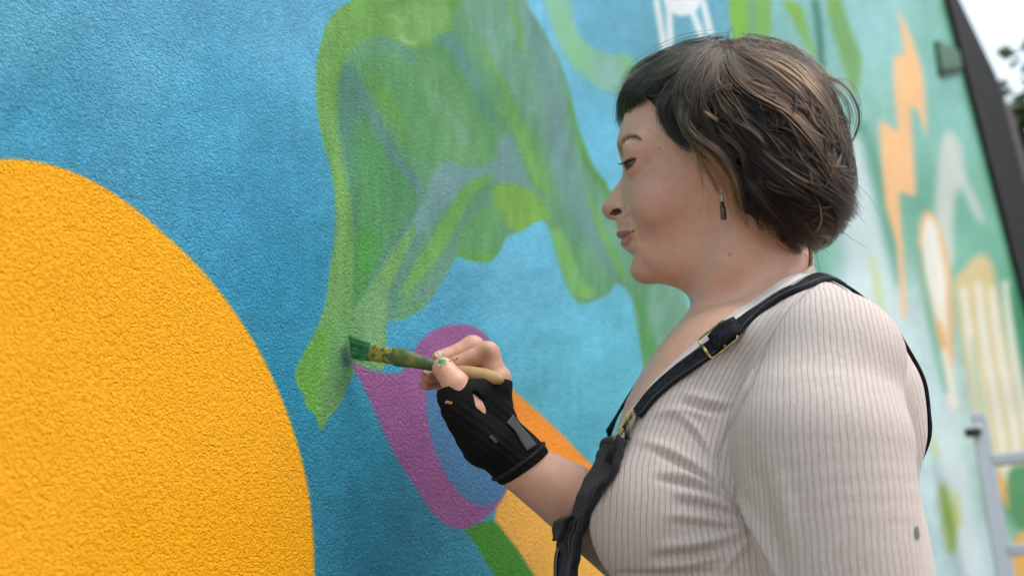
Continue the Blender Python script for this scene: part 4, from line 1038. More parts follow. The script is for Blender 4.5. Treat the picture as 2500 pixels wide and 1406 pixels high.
# folds pulled from the armpit and under the breast: (line, width px, height mm; negative = crease)
FOLDS = [([(1780, 1212), (1800, 1240), (1836, 1304), (1868, 1370), (1890, 1430)], 8, -2.8), ([(1778, 1180), (1812, 1224), (1852, 1296), (1886, 1366), (1908, 1430)], 10, 2.2), ([(1560, 1072), (1640, 1100), (1720, 1150), (1790, 1190)], 13, 2.6), ([(1590, 1098), (1670, 1135), (1740, 1180), (1790, 1205)], 9, -2.8), ([(1640, 1000), (1690, 1040), (1725, 1090), (1745, 1140)], 11, 2.2), ([(1660, 1020), (1702, 1068), (1735, 1120)], 8, -2.0),
         ([(1670, 960), (1730, 975), (1790, 985)], 11, 2.0), ([(1660, 985), (1720, 1000), (1780, 1004)], 8, -1.6), ([(1600, 1010), (1680, 1000), (1740, 1022)], 10, 1.6),
         ([(1600, 1150), (1680, 1160), (1760, 1190), (1800, 1215)], 12, 2.4), ([(1600, 1170), (1690, 1184), (1770, 1212)], 8, -2.2), ([(1640, 1200), (1720, 1215), (1810, 1245)], 11, 2.2), ([(1650, 1222), (1730, 1238), (1815, 1265)], 8, -1.8),
         ([(1620, 1255), (1700, 1262), (1780, 1275), (1830, 1280)], 12, 2.0), ([(1640, 1275), (1720, 1282), (1810, 1295)], 9, -1.8), ([(1600, 1335), (1690, 1325), (1770, 1310), (1830, 1285)], 13, 2.6), ([(1590, 1362), (1690, 1352), (1760, 1338)], 11, -2.6), ([(1590, 1382), (1690, 1372), (1770, 1352)], 9, 2.0),
         ([(1760, 1400), (1800, 1350), (1840, 1310)], 9, 2.0), ([(1790, 1180), (1820, 1240), (1862, 1310), (1890, 1380), (1905, 1430)], 10, 1.8),
         ([(1850, 1130), (1868, 1220), (1885, 1300), (1900, 1390)], 14, -2.4), ([(1900, 1160), (1925, 1260), (1930, 1350)], 20, 2.0), ([(1830, 1040), (1822, 1110), (1838, 1180)], 12, -1.2),
         ([(1650, 905), (1720, 880), (1790, 862), (1850, 800)], 8, 1.0), ([(1640, 925), (1720, 905), (1790, 880)], 8, -.8), ([(1500, 1400), (1620, 1404), (1760, 1394)], 8, -3.0), ([(1500, 1420), (1620, 1424), (1760, 1414)], 12, 2.0)]
disp = np.zeros(len(tv))
for pts, wd_, hh in FOLDS:
    m_ = (tu > min(p_[0] for p_ in pts) - 4 * wd_) & (tu < max(p_[0] for p_ in pts) + 4 * wd_) & (tvv > min(p_[1] for p_ in pts) - 4 * wd_) & (tvv < max(p_[1] for p_ in pts) + 4 * wd_) & (facing > 0)
    d, at, _s = pl_dist(pts, tu[m_], tvv[m_])
    disp[m_] += hh * .0015 * np.exp(-(d / wd_) ** 2) * np.sin(np.clip(at, .02, .98) * math.pi) ** .6
SEAM = [(2010, 676), (1968, 712), (1925, 752), (1890, 800), (1858, 870), (1835, 930), (1800, 1000), (1772, 1060), (1752, 1110), (1746, 1150)]
ds, ats, sds = pl_dist(SEAM, tu, tvv)
seam_m = np.exp(-(ds / 4.5) ** 2) * (facing > 0) * (1 - sm(tvv, 1090, 1150))
disp -= .0018 * seam_m
tv = tv + tn * (disp * nearside)[:, None]
# which verts belong to the sleeve: right of the seam, or the sleeve volume below it
issl = (sleeve_sdf(tv.astype(np.float32)) < top_torso(tv.astype(np.float32)) + .004)
sx = np.interp(tvv, [660, 712, 752, 800, 870, 930, 1000, 1060, 1110, 1160, 1205, 1240, 1304, 1370, 1430], [2030, 1968, 1925, 1890, 1858, 1835, 1800, 1772, 1754, 1752, 1776, 1800, 1836, 1868, 1892])
issl = np.where((tvv < 1430) & (facing > 0) & (tv[:, 1] < .88), tu > sx, issl)
axs = SLV[3] - SLV[1]; axs = axs / np.linalg.norm(axs)
rel = tv - (SLV[1] + axs * .06); tcm = CAM - SLV[2]; tcm = tcm - axs * (tcm @ axs); tcm /= np.linalg.norm(tcm); e1 = np.cross(axs, tcm)
xx = rel @ e1; xr = np.clip(xx / .0760, -.97, .97); fan = 1 + .25 * np.clip(-(rel @ axs) - .0, 0, .15) / .15
s_slv = (np.arcsin(xr) * .0760 + (xx - xr * .0760)) * fan
s_slv = np.where(rel @ tcm > 0, s_slv, s_slv)
# chest ribs: slanted like the neckline at the top, turning upright over the breast
_o = TP(1600, 1200, .85); X_ = (tv[:, 0] - _o[0]) * 2560; Z_ = 1200 + (_o[2] - tv[:, 2]) * 2560
zt_ = np.clip(Z_, 700, 1300); hz_ = np.interp(Z_, np.arange(600, 1700, 20.), np.cumsum(20 * np.interp(np.arange(600, 1700, 20.), [850, 1230, 1400], [.95, .16, -.05])))
ribc = np.where(issl, s_slv / .0050, (X_ + hz_) / 12.0)
zc = np.interp(tv[:, 0], CLX, CLZ); dcl = (zc - tv[:, 2])
band = (dcl < .0085) & (tv[:, 1] < 1.0)
tqm = tq
sme = mesh_np('ribbed_top', tv, tq)
set_float(sme, ribc, 'rib'); set_float(sme, np.where(band, 1.0, 0.0), 'band'); set_float(sme, seam_m, 'seam')
cl = NB('ribbed_cotton', roughness=.88)
rb_ = cl.attr('rib', 'Fac'); bd = cl.attr('band', 'Fac'); sma = cl.attr('seam', 'Fac')
wob = cl.math('MULTIPLY', cl.math('SUBTRACT', cl.noise(38, 2), .5), .8)
ph = cl.math('FRACT', cl.math('ADD', rb_, wob)); tri = cl.math('ABSOLUTE', cl.math('SUBTRACT', ph, .5))       # 0 in the groove .. .5 on the rib
grv = cl.n('ShaderNodeMapRange', {'Value': tri, 'From Min': 0.0, 'From Max': 0.15}, interpolation_type='SMOOTHSTEP').outputs[0]
grv = cl.math('MAXIMUM', grv, bd)
knit = cl.noise(1500, 2, .6); slub = cl.noise(240, 4, .65)
colr = cl.mix(grv, (.452, .386, .361), (.530, .456, .430))
colr = cl.mix(.8, colr, cl.ramp(slub, [(.30, (.86, .84, .83)), (.70, (1.05, 1.05, 1.05))]), 'MULTIPLY')
colr = cl.mix(cl.math('MULTIPLY', sma, .65), colr, (.34, .31, .30))
st_ = cl.ramp(cl.noise(16, 3, .55), [(.66, (1, 1, 1)), (.74, (.93, .90, .80))])
cl.set('Base_Color', cl.mix(1.0, colr, st_, 'MULTIPLY'))
b1 = cl.bump(grv, .6, .0014); cl.set('Normal', cl.bump(cl.math('ADD', knit, cl.math('MULTIPLY', slub, .8)), .30, .0012, b1))
cl.set('Sheen_Weight', .12); cl.set('Sheen_Roughness', .5)
shirt = obj('ribbed_top', sme, cl.m, person); shirt['label'] = 'pale grey pink ribbed long sleeve top'
# neckline hem
hemc = NB('neckline_hem', base_color=(.60, .55, .53), roughness=.9); hemc.set('Normal', hemc.bump(hemc.noise(700, 3), .4, .001))
hp_ = [surf(shirt_sdf, u + 2, v + 5, .6, .0) for u, v in catmull(COLLAR[1:13], 3)]
obj('neckline', ribbon([q for q, _ in hp_], [g for _, g in hp_], .0085, .0012), hemc.m, shirt)
dab = NB('dried_paint_spot', base_color=lin((92, 104, 106)), roughness=.6)
q_, g_ = surf(shirt_sdf, 2240, 1301, .6, .0); sp_ = []
for du, dv in ((-6, -16), (2, -17), (5, -4), (6, 10), (1, 16), (-4, 8), (-5, -4)): sp_.append(surf(shirt_sdf, 2238 + du, 1301 + dv, .6, .0006)[0])
obj('paint_spot', (sp_, [tuple(range(len(sp_)))]), dab.m, shirt, False)

# ------------------------------------------------------------------ dungarees: straps, bib, hardware, trousers
den = NB('washed_black_denim', roughness=.95, specular_ior_level=.15)
dn = den.noise(190, 5, .65); big = den.noise(34, 4, .6)
den.set('Base_Color', den.mix(.6, den.ramp(dn, [(.35, (.008, .008, .011)), (.6, (.019, .020, .025)), (.85, (.05, .05, .058))]), den.ramp(big, [(.4, (.010, .010, .013)), (.72, (.036, .037, .044))])))
tw_ = den.n('ShaderNodeTexWave', {'Scale': 420.0, 'Distortion': 1.2, 'Vector': den.obj()}, bands_direction='DIAGONAL').outputs['Fac']
den.set('Normal', den.bump(den.math('ADD', tw_, dn), .5, .0009)); den.set('Sheen_Weight', .1)
web = NB('black_strap_webbing', roughness=.95, specular_ior_level=.15)
web.set('Base_Color', web.ramp(web.noise(240, 4, .6), [(.35, (.008, .009, .012)), (.75, (.028, .030, .037))])); web.set('Normal', web.bump(web.noise(900, 3), .6, .0008))
brs = NB('aged_brass', base_color=(.50, .36, .15), metallic=1.0, roughness=.36); brs.set('Base_Color', brs.ramp(brs.noise(300, 3), [(.35, (.28, .20, .09)), (.6, (.58, .43, .19))]))
dkm = NB('blackened_metal', base_color=(.09, .10, .09), metallic=.9, roughness=.42)
thr = NB('grey_topstitch', base_color=(.085, .085, .10), roughness=.8)
dung = empty('dungarees', tuple(person.location)); dung.parent = person; bpy_parent_inverse(dung, person); dung['label'] = 'washed black denim dungarees with brass strap buckles'
_ss = lambda p: shirt_sdf(p)
def on_body(pts, off): return [surf(_ss, u, v, .55, off) for u, v in pts]
fr = on_body([(1560, 1012), (1600, 962), (1650, 917), (1700, 880), (1752, 842), (1805, 800), (1858, 758), (1910, 725), (1955, 706)], .0012)
# over the shoulder and down the back, hugging the cloth
def hug(u, v, y, off=.0015):
    """a point at a given place, pushed out of the cloth if it would sink into it, with the cloth's normal"""
    q = TP(u, v, y); n_ = snap(_ss, q)[1]; s_ = float(_ss(q[None].astype(np.float32))[0])
    return (q + n_ * (off - s_), n_) if s_ < off else (q, n_)
bk = [hug(u, v, y) for u, v, y in ((2005, 694, .800), (2058, 708, .808), (2112, 737, .818), (2160, 787, .828), (2208, 853, .836), (2239, 931, .842), (2256, 1010, .846), (2256, 1062, .85), (2232, 1130, .872), (2196, 1220, .895), (2170, 1340, .905), (2160, 1500, .905))]
C_ = np.array([q for q, _ in fr] + [q for q, _ in bk]); N_ = np.array([g for _, g in fr] + [g for _, g in bk])
Cs = catmull(C_, 6); Ns = catmull(N_, 6); Ns /= np.linalg.norm(Ns, axis=1)[:, None]
strap = obj('strap', ribbon(Cs, Ns, .0155, .0024), web.m, dung)
def edge_line(Cs, Ns, o, lift, r):
    T = np.gradient(Cs, axis=0); T /= np.linalg.norm(T, axis=1)[:, None]; s_ = np.cross(T, Ns); s_ /= np.linalg.norm(s_, axis=1)[:, None]
    return tube_mesh(Cs + s_ * o + Ns * lift, r, 5, True)
obj('stitching', merge([edge_line(Cs[:60], Ns[:60], o, .0032, .00035) for o in (-.006, .006)]), thr.m, strap)
# far strap, seen past the chest
fC = np.array([hug(u, v, y, .003) for u, v, y in ((1488, 1060, .945), (1516, 1006, .95), (1548, 954, .952), (1580, 906, .955), (1612, 862, .958), (1690, 790, .965), (1800, 735, .985), (1900, 700, 1.0))])
strap2 = obj('strap', ribbon(catmull(fC[:, 0], 6), catmull(fC[:, 1], 6), .0155, .003), web.m, dung)

def local_frame(i):
    T = Cs[min(i + 1, len(Cs) - 1)] - Cs[max(i - 1, 0)]; T /= np.linalg.norm(T); n_ = Ns[i] - T * (Ns[i] @ T); n_ /= np.linalg.norm(n_)
    return Cs[i], T, np.cross(T, n_), n_
def pix_i(u, v): pu, pv = pix(Cs); return int(np.argmin((pu - u) ** 2 + (pv - v) ** 2))
def wire_loop(c, T, S, n_, hl, hw, r, lift, mat, name, parent, tilt=0.0, rad=.003):
    pts = []
    for sx_, sy_, a0 in ((1, 1, 0), (-1, 1, 90), (-1, -1, 180), (1, -1, 270)):
        for a in (0, 30, 60, 90):
            t = math.radians(a0 + a); pts.append(c + T * (sx_ * (hl - rad) + rad * math.cos(t)) + S * (sy_ * (hw - rad) + rad * math.sin(t)) + n_ * (lift + tilt * (sx_ * hl)))
    pts.append(pts[0]); pts.append(pts[1]); return obj(name, tube_mesh(pts, r, 8, False, up=n_), mat, parent)
i0 = pix_i(1757, 836); c, T, S, n_ = local_frame(i0)
buck = wire_loop(c, T, S, n_, .0142, .0118, .00095, .0056, brs.m, 'buckle', dung)
obj('roller', tube_mesh([c - T * .0142 + S * t + n_ * .0056 for t in (-.006, .006)], .0016, 10), brs.m, buck)
obj('slider_bar', tube_mesh([c + T * .001 + S * t + n_ * .0050 for t in (-.0115, .0115)], .001, 8), brs.m, buck)
obj('strap_fold', ribbon([c + T * a + n_ * b for a, b in ((.021, .0032), (.015, .0058), (.008, .0072), (.001, .0066), (-.005, .0050))], [n_] * 5, .0178, .0024), web.m, buck)
# bib clasp: brass hook loop over a metal button
P0, P1 = surf(_ss, 1568, 1016, .55, .006)[0], surf(_ss, 1521, 1098, .55, .007)[0]
Tc = P1 - P0; Lc = np.linalg.norm(Tc); Tc /= Lc; vw = P0 - CAM; vw /= np.linalg.norm(vw); Nc = np.cross(vw, Tc); Nc /= np.linalg.norm(Nc)
if Nc[0] > 0: Nc = -Nc
Sc = np.cross(Nc, Tc); Sc /= np.linalg.norm(Sc); ca, sa = math.cos(.45), math.sin(.45); Sw = Sc * ca + Nc * sa; Nw = Nc * ca - Sc * sa
clasp = wire_loop((P0 + P1) / 2, Tc, Sw, Nw, Lc / 2, .0085, .0011, .002, brs.m, 'clasp', dung, 0, .005)
wire_loop((P0 + P1) / 2 + Nc * .0026 - Tc * .002, Tc, Sw, Nw, Lc / 2 - .006, .0052, .0009, .002, brs.m, 'clasp_tongue', clasp, 0, .004)
bm = bmesh.new(); bmesh.ops.create_cone(bm, segments=24, radius1=.0056, radius2=.0050, depth=.0042, cap_ends=True); bmesh.ops.bevel(bm, geom=bm.edges[:], offset=.0006, segments=1, affect='EDGES')
me = bpy.data.meshes.new('button'); bm.to_mesh(me); bm.free()
bc = P(1536., 1036., float((P0 + P1)[1] / 2)); place_mesh(me, np.stack([Tc, Sc, Nc], 1), bc + Nc * .004); obj('button', me, dkm.m, clasp)
obj('button_post', tube_mesh([bc + Nc * .003, bc - Nc * .006 + Tc * .012], .0022, 10), dkm.m, clasp)

# bib: a thick denim panel bowed across the chest, its near edge turned to the camera
BN = [(1516, 1078), (1508, 1108), (1492, 1146), (1466, 1190), (1440, 1232), (1422, 1275), (1412, 1315), (1400, 1360), (1396, 1420), (1402, 1520)]        # near edge
BM = [(1476, 1086), (1452, 1112), (1440, 1150), (1412, 1200), (1394, 1242), (1378, 1284), (1374, 1322), (1364, 1360), (1358, 1420), (1362, 1520)]        # foremost line
_by = [surf(_ss, u + 3, v, .55)[0][1] for u, v in BN]; _by = np.array([min(y - .014, .846) if y < .96 else .842 for y in _by]); _by = np.convolve(np.pad(_by, 1, mode='edge'), [.25, .5, .25], 'valid')
bn_ = np.array([TP(u, v, y) for (u, v), y in zip(BN, _by)]); bm_ = np.array([TP(u, v, .905) for u, v in BM]); bf_ = np.array([TP(u, v, .842) for u, v in BN]); bf_[:, 1] = .968
ns_, nt_ = 90, 40
A = catmull(bn_, 10)[:ns_]; B_ = catmull(bm_, 10)[:ns_]; C2 = catmull(bf_, 10)[:ns_]; ns_ = len(A)
t = np.linspace(0, 1, nt_)
G = (1 - t)[None, :, None] ** 2 * A[:, None] + (2 * t * (1 - t))[None, :, None] * (2 * B_[:, None] - .5 * A[:, None] * np.array([1, 0, 1]) - .5 * C2[:, None] * np.array([1, 0, 1]) - np.array([0, .905, 0])) + t[None, :, None] ** 2 * C2[:, None]
rs = np.random.default_rng(11); ss_ = np.linspace(0, 1, ns_)
wr = sum(a * np.sin(2 * math.pi * (f_ * ss_[:, None] + g_ * t[None, :]) + p_) for a, f_, g_, p_ in ((.0010, 3.3, .5, .3), (.0005, 6, -.9, 1.2), (.00025, 12, 1.4, 2.0)))
pk = .006 * sm(ss_, .50, .56)[:, None] * (1 - sm(ss_, .70, .82))[:, None] * sm(t, .05, .12)[None, :] * (1 - sm(t, .88, .95))[None, :]                     # pocket bulge
G = G + np.array([-1.0, 0, .25]) * (wr + pk)[..., None]
def sheet(G, th, dirv):
    a, b = G.shape[:2]; V = np.concatenate([G.reshape(-1, 3), (G + np.asarray(dirv) * th).reshape(-1, 3)]); F = []; o = a * b; I = lambda i, j: i * b + j
    for i in range(a - 1):
        for j in range(b - 1):
            F.append((I(i, j), I(i, j + 1), I(i + 1, j + 1), I(i + 1, j))); F.append((o + I(i, j), o + I(i + 1, j), o + I(i + 1, j + 1), o + I(i, j + 1)))
    rim = [I(0, j) for j in range(b)] + [I(i, b - 1) for i in range(1, a)] + [I(a - 1, j) for j in range(b - 2, -1, -1)] + [I(i, 0) for i in range(a - 2, 0, -1)]
    for k in range(len(rim)): p_, q_ = rim[k], rim[(k + 1) % len(rim)]; F.append((p_, o + p_, o + q_, q_))
    return V, F
bib = obj('bib', sheet(G, .0050, (.95, 0, -.3)), den.m, dung); bib['label'] = 'wrinkled black denim bib seen from its edge'
# hem folds along the near edge and the top, seams standing proud
def tube_on(line, r, name, mat, fl=1.0): return obj(name, tube_mesh(line, r, 8, True, flat=fl), mat, bib)
e_ = np.array([1.0, 0, 0]) * .003
jit = np.stack([np.sin(np.arange(ns_) * .9) * .0003 + np.sin(np.arange(ns_) * .23 + 1) * .0006, np.cos(np.arange(ns_) * .5) * .0004, np.zeros(ns_)], 1)
tube_on(G[:, 0] + jit * .5 + e_ * .4, .0030, 'edge_hem', den.m); tube_on(G[0, :] + np.array([-.001, 0, 0]), .0038, 'top_hem', den.m)
tube_on(G[:, 2] + np.array([-.0008, -.0012, 0]), .0005, 'stitching', thr.m); tube_on(G[:, 3] + np.array([-.0008, -.0006, 0]), .0004, 'stitching', thr.m)
tb = [P(u, v, float(P1[1]) - .003) for u, v in ((1520., 1070.), (1510., 1086.), (1499., 1108.), (1488., 1132.))]
obj('clasp_tab', ribbon(tb, [-vw] * 4, .0115, .003), den.m, bib)
# pocket flap on the bib with its metal zip at the lower edge
fl = G[int(ns_ * .52):int(ns_ * .70), 4:16] + np.array([-.0045, 0, .001]); obj('bib_pocket', sheet(fl, .0025, (.95, 0, -.3)), den.m, bib)
zp = [P(u, v, .880) for u, v in ((1372., 1330.), (1360., 1352.), (1357., 1400.), (1358., 1470.))]
obj('zip', tube_mesh(catmull(zp, 5), .0022, 8), dkm.m, bib)
# side panel and trousers below the frame, boots on the ground
hipc = np.array([TP(1880, 1560, YS)[0], YS, 0])
def pants_sdf(p):
    f = s_ell(p, (hipc[0], YS, .93), (.135, .180, .16))
    for s_ in (-1, 1):
        c_ = s_chain(p, [(hipc[0], YS + s_ * .09, .86), (hipc[0] + .0, YS + s_ * .10, .48), (hipc[0] + .02, YS + s_ * .105, .10)], [.098, .066, .062]); f = smin(f, c_, .03)
    return smax(f, .075 - p[:, 2], .01)
pv, pq = surface_nets(pants_sdf, (hipc[0] - .2, YS - .26, .04), (hipc[0] + .2, YS + .26, 1.1), .009)
obj('trousers', mesh_np('trousers', smooth_verts(pv, pq, 1), pq), den.m, dung)
bot = NB('brown_boot_leather', base_color=(.07, .04, .025), roughness=.6)
for s_ in (-1, 1):
    y_ = YS + s_ * .105
    bfn = lambda p: np.maximum(smin(s_chain(p, [(hipc[0] + .03, y_, .12), (hipc[0] + .03, y_, .05)], [.056, .045]), s_chain(p, [(hipc[0] + .03, y_, .045), (hipc[0] - .09, y_, .040), (hipc[0] - .15, y_, .034)], [.045, .042, .036]), .02), -p[:, 2] + .004)
    bv_, bq_ = surface_nets(bfn, (hipc[0] - .22, y_ - .08, -.02), (hipc[0] + .12, y_ + .08, .2), .006); obj('boot', mesh_np('boot', bv_, bq_), bot.m, person)

# ------------------------------------------------------------------ earring
slv = NB('silver_wire', base_color=(.75, .72, .68), metallic=1.0, roughness=.25); stn = NB('smoky_stone', base_color=(.05, .03, .025), roughness=.15); stn.set('Base_Color', stn.ramp(stn.noise(260, 3), [(.4, (.02, .013, .012)), (.65, (.11, .07, .06))]))
ey = to_h(surf(body_sdf, 1764, 452, .6)[0])[1] - .004
ep = lambda u, v: from_h(HP(u, v, ey))
ering = obj('earring', tube_mesh(catmull([ep(1765, 500), ep(1760, 478), ep(1759, 464), ep(1764, 456), ep(1768, 464), ep(1770, 482), ep(1773, 486)], 5), .00055, 7), slv.m, person); ering['label'] = 'dangling earring with silver beads and a dark stone'
def bead(u, v, r, mat, name, sc=(1, 1, 1)):
    bm = bmesh.new(); bmesh.ops.create_uvsphere(bm, u_segments=14, v_segments=10, radius=r); me = bpy.data.meshes.new(name); bm.to_mesh(me); bm.free()
    place_mesh(me, HM @ np.diag(sc), ep(u, v)); return obj(name, me, mat, ering)
bead(1761, 470, .0015, slv.m, 'bead'); bead(1762, 478, .0013, slv.m, 'bead'); bead(1764, 486, .0016, slv.m, 'bead'); bead(1763, 496, .0021, stn.m, 'stone', (1.2, 1, .8)); bead(1764, 505, .0023, stn.m, 'stone', (1.1, 1, .9))
me = box_mesh((.0050, .0042, .0125), .0011, 1); place_mesh(me, HM @ rotm((0, 1, 0), -.08), ep(1766, 521)); obj('stone_drop', me, stn.m, ering, False)
# ------------------------------------------------------------------ hair: locks drawn along the head, thousands of fine curves
HOUT = [(1516, 318), (1509, 285), (1509, 240), (1522, 204), (1560, 166), (1620, 132), (1700, 108), (1780, 99), (1850, 106), (1920, 122), (1980, 150), (2022, 192), (2056, 258), (2080, 340), (2092, 430), (2088, 498), (2068, 548), (2034, 584), (1992, 606), (1956, 618),
        (1925, 596), (1895, 560), (1862, 532), (1835, 520), (1812, 505), (1790, 470), (1762, 420), (1728, 388), (1690, 372), (1652, 356), (1630, 308), (1600, 270), (1575, 244), (1552, 244), (1532, 272)]
_ho = catmull(HOUT, 5, True)
def inside(poly, u, v):
    a = poly; b = np.roll(poly, -1, 0); c = np.zeros(np.shape(u), bool)
    for i in range(len(a)):
        if a[i, 1] == b[i, 1]: continue
        hit = ((a[i, 1] <= v) != (b[i, 1] <= v)) & (u < a[i, 0] + (v - a[i, 1]) / (b[i, 1] - a[i, 1]) * (b[i, 0] - a[i, 0])); c ^= hit
    return c
# outer profile (hairline side left open) for the swelling of the hair mass
HSIL = [(1508, 330), (1507, 240), (1520, 204), (1560, 166), (1620, 132), (1700, 106), (1780, 98), (1850, 104), (1920, 120), (1980, 148), (2024, 190), (2058, 256), (2082, 340), (2095, 430), (2092, 498), (2072, 550), (2040, 592), (1990, 624), (1956, 634)]
_hs = catmull(HSIL, 5)
gx, gy = np.arange(1380, 2220, 6.0), np.arange(20, 700, 6.0); GXX, GYY = np.meshgrid(gx, gy)
_d, _, _ = pl_dist(_hs, GXX.ravel(), GYY.ravel(), 1)
_in = inside(np.concatenate([_hs, [(1900, 760), (1500, 760)]]), GXX.ravel(), GYY.ravel())
DG = np.where(_in, _d, -_d).reshape(GXX.shape)
def grid_at(Gr, u, v):
    x = np.clip((u - gx[0]) / 6, 0, len(gx) - 1.001); y = np.clip((v - gy[0]) / 6, 0, len(gy) - 1.001); xi, yi = x.astype(int), y.astype(int); fx, fy = x - xi, y - yi
    return (Gr[yi, xi] * (1 - fx) + Gr[yi, xi + 1] * fx) * (1 - fy) + (Gr[yi + 1, xi] * (1 - fx) + Gr[yi + 1, xi + 1] * fx) * fy
_wv = np.array([60, 150, 250, 350, 450, 520, 600, 660]); _ww = np.array([.086, .086, .086, .088, .088, .082, .066, .054])
def hy(u, v):
    d = np.clip(grid_at(DG, u, v) / 190.0, 0, 1); w_ = np.interp(v, _wv, _ww)
    fr_ = sm(np.asarray(u, float), 1520, 1700)                       # the forehead side is narrower
    return (w_ * (.80 + .20 * fr_)) * np.sqrt(np.maximum(1 - (1 - d) ** 2, 0))
def HPv(u, v, y):
    d = ray(u, v); n_ = HL; o = H0[None] + y[:, None] * HL[None]
    t = ((o - CAM) @ HL) / (d @ HL); return CAM + d * t[:, None]

# guides: (points, strands, spread px, lift, tone 0 dark .. 1 golden)
G_ = []
def lock(pts, n=40, sp=10, lift=1.0, tone=0.0): G_.append((np.array(pts, float), n, sp, lift, tone))
# top swept forward to the fringe
for k, (a, b, c, d, e) in enumerate([((1778, 104), (1690, 112), (1610, 140), (1552, 172), (1520, 212)), ((1776, 110), (1700, 122), (1624, 156), (1570, 190), (1530, 240)), ((1770, 116), (1706, 136), (1642, 176), (1596, 210), (1556, 240)), ((1764, 122), (1712, 150), (1660, 196), (1626, 226), (1596, 246)),
    ((1690, 124), (1600, 152), (1546, 196), (1516, 250), (1512, 316)), ((1650, 140), (1580, 176), (1534, 226), (1518, 270), (1516, 306)), ((1660, 160), (1596, 206), (1552, 242), (1534, 258), (1526, 280))]):
    lock([a, b, c, d, e], 60, 12, 1.0, .28)
# temple locks curving down from the crown
lock([(1766, 116), (1716, 150), (1676, 200), (1662, 256), (1680, 312), (1712, 356)], 80, 15, 1.02, .1)
lock([(1768, 122), (1730, 160), (1700, 214), (1690, 268), (1706, 322), (1746, 372)], 80, 15, 1.03, .15)
lock([(1760, 126), (1700, 170), (1650, 224), (1628, 268), (1640, 316), (1662, 352)], 70, 13, 1.0, .05)
lock([(1640, 200), (1622, 236), (1612, 266), (1622, 300), (1646, 336)], 60, 10, 1.0, .1)
lock([(1772, 126), (1744, 170), (1722, 226), (1720, 280), (1750, 340), (1790, 392)], 80, 15, 1.05, .2)
lock([(1690, 250), (1676, 282), (1688, 320), (1722, 350), (1752, 366)], 60, 10, 1.06, .25)
lock([(1680, 270), (1676, 296), (1700, 330), (1744, 362), (1780, 398), (1800, 450)], 50, 8, 1.10, .5)
lock([(1640, 300), (1660, 336), (1690, 356), (1720, 372)], 50, 9, .97, .0)
lock([(1606, 262), (1620, 300), (1644, 336), (1676, 360)], 40, 8, .95, .0)
# across the ear: golden strands drawn forward and down
lock([(1690, 322), (1716, 364), (1752, 400), (1780, 444), (1796, 500), (1806, 536)], 46, 8, 1.06, .95)
lock([(1700, 316), (1734, 352), (1772, 390), (1798, 440), (1812, 500), (1826, 556)], 40, 7, 1.07, 1.0)
lock([(1690, 344), (1704, 390), (1712, 430), (1716, 470)], 14, 5, 1.02, .9)
lock([(1696, 350), (1716, 400), (1742, 444), (1760, 480)], 22, 6, 1.02, .9)
lock([(1722, 232), (1760, 212), (1800, 202)], 10, 3, 1.08, .8)
lock([(1716, 268), (1740, 284), (1756, 300)], 10, 3, 1.08, .9)
lock([(1760, 320), (1800, 352), (1822, 392), (1830, 436)], 36, 9, 1.05, .7)
lock([(1790, 290), (1830, 316), (1862, 348), (1870, 384)], 40, 9, 1.08, .45)
lock([(1810, 420), (1814, 470), (1806, 510), (1818, 550)], 26, 7, 1.0, .7)
# middle of the side, sweeping back
for k, p in enumerate([[(1780, 130), (1770, 180), (1790, 236), (1840, 280), (1900, 320)], [(1776, 150), (1750, 200), (1756, 250), (1790, 290), (1840, 320)], [(1786, 118), (1800, 170), (1850, 220), (1920, 262), (1980, 320)], [(1786, 112), (1820, 160), (1890, 212), (1960, 270), (2010, 350)],
    [(1790, 106), (1850, 140), (1920, 190), (1980, 252), (2030, 330)], [(1796, 102), (1870, 122), (1940, 160), (2000, 220), (2050, 300)], [(1800, 100), (1880, 112), (1950, 140), (2010, 190), (2058, 262)], [(1860, 116), (1930, 150), (1990, 206), (2040, 280), (2072, 370)],
    [(1900, 140), (1970, 196), (2020, 262), (2060, 350), (2082, 440)], [(1860, 200), (1930, 262), (1990, 330), (2040, 410), (2076, 490)], [(1840, 210), (1900, 280), (1960, 350), (2020, 430), (2060, 510)], [(1820, 250), (1870, 310), (1930, 370), (1990, 430), (2056, 486)],
    [(1800, 270), (1840, 330), (1900, 390), (1970, 440), (2050, 470)], [(1960, 260), (2010, 340), (2046, 420), (2078, 500)], [(1800, 300), (1846, 360), (1910, 420), (1976, 470), (2040, 520)], [(1850, 300), (1920, 350), (1980, 400), (2030, 440), (2084, 460)]]):
    lock(p, 80, 15, 1.0 + .05 * ((k * 7) % 5) / 4, .12 + .3 * ((k * 3) % 4 == 0))
# lower back, feathered layers
for k, p in enumerate([[(1820, 360), (1860, 420), (1920, 470), (1990, 520), (2044, 560)], [(1816, 400), (1850, 450), (1900, 500), (1960, 550), (2010, 590)], [(1870, 400), (1930, 450), (1990, 490), (2050, 530)], [(1830, 440), (1866, 490), (1910, 540), (1962, 590)], [(1900, 440), (1960, 490), (2010, 540), (2030, 580)],
    [(1846, 470), (1884, 520), (1924, 566), (1960, 614)], [(1880, 480), (1930, 530), (1970, 576), (1990, 604)], [(1920, 500), (1960, 545), (1990, 580), (2000, 602)], [(1826, 470), (1850, 500), (1872, 530), (1890, 556)], [(1812, 460), (1826, 496), (1850, 520), (1872, 530)], [(1940, 420), (2000, 460), (2050, 500), (2076, 540)],
    [(1900, 560), (1924, 584), (1944, 606), (1952, 620)], [(1860, 380), (1880, 440), (1930, 500), (1975, 560)], [(1980, 500), (2020, 530), (2050, 556), (2062, 566)], [(1990, 440), (2040, 470), (2076, 500), (2092, 530)]]):
    lock(p, 80, 14, 1.0 + .07 * ((k * 5) % 4) / 3, .08 + .25 * ((k * 2) % 5 == 0))
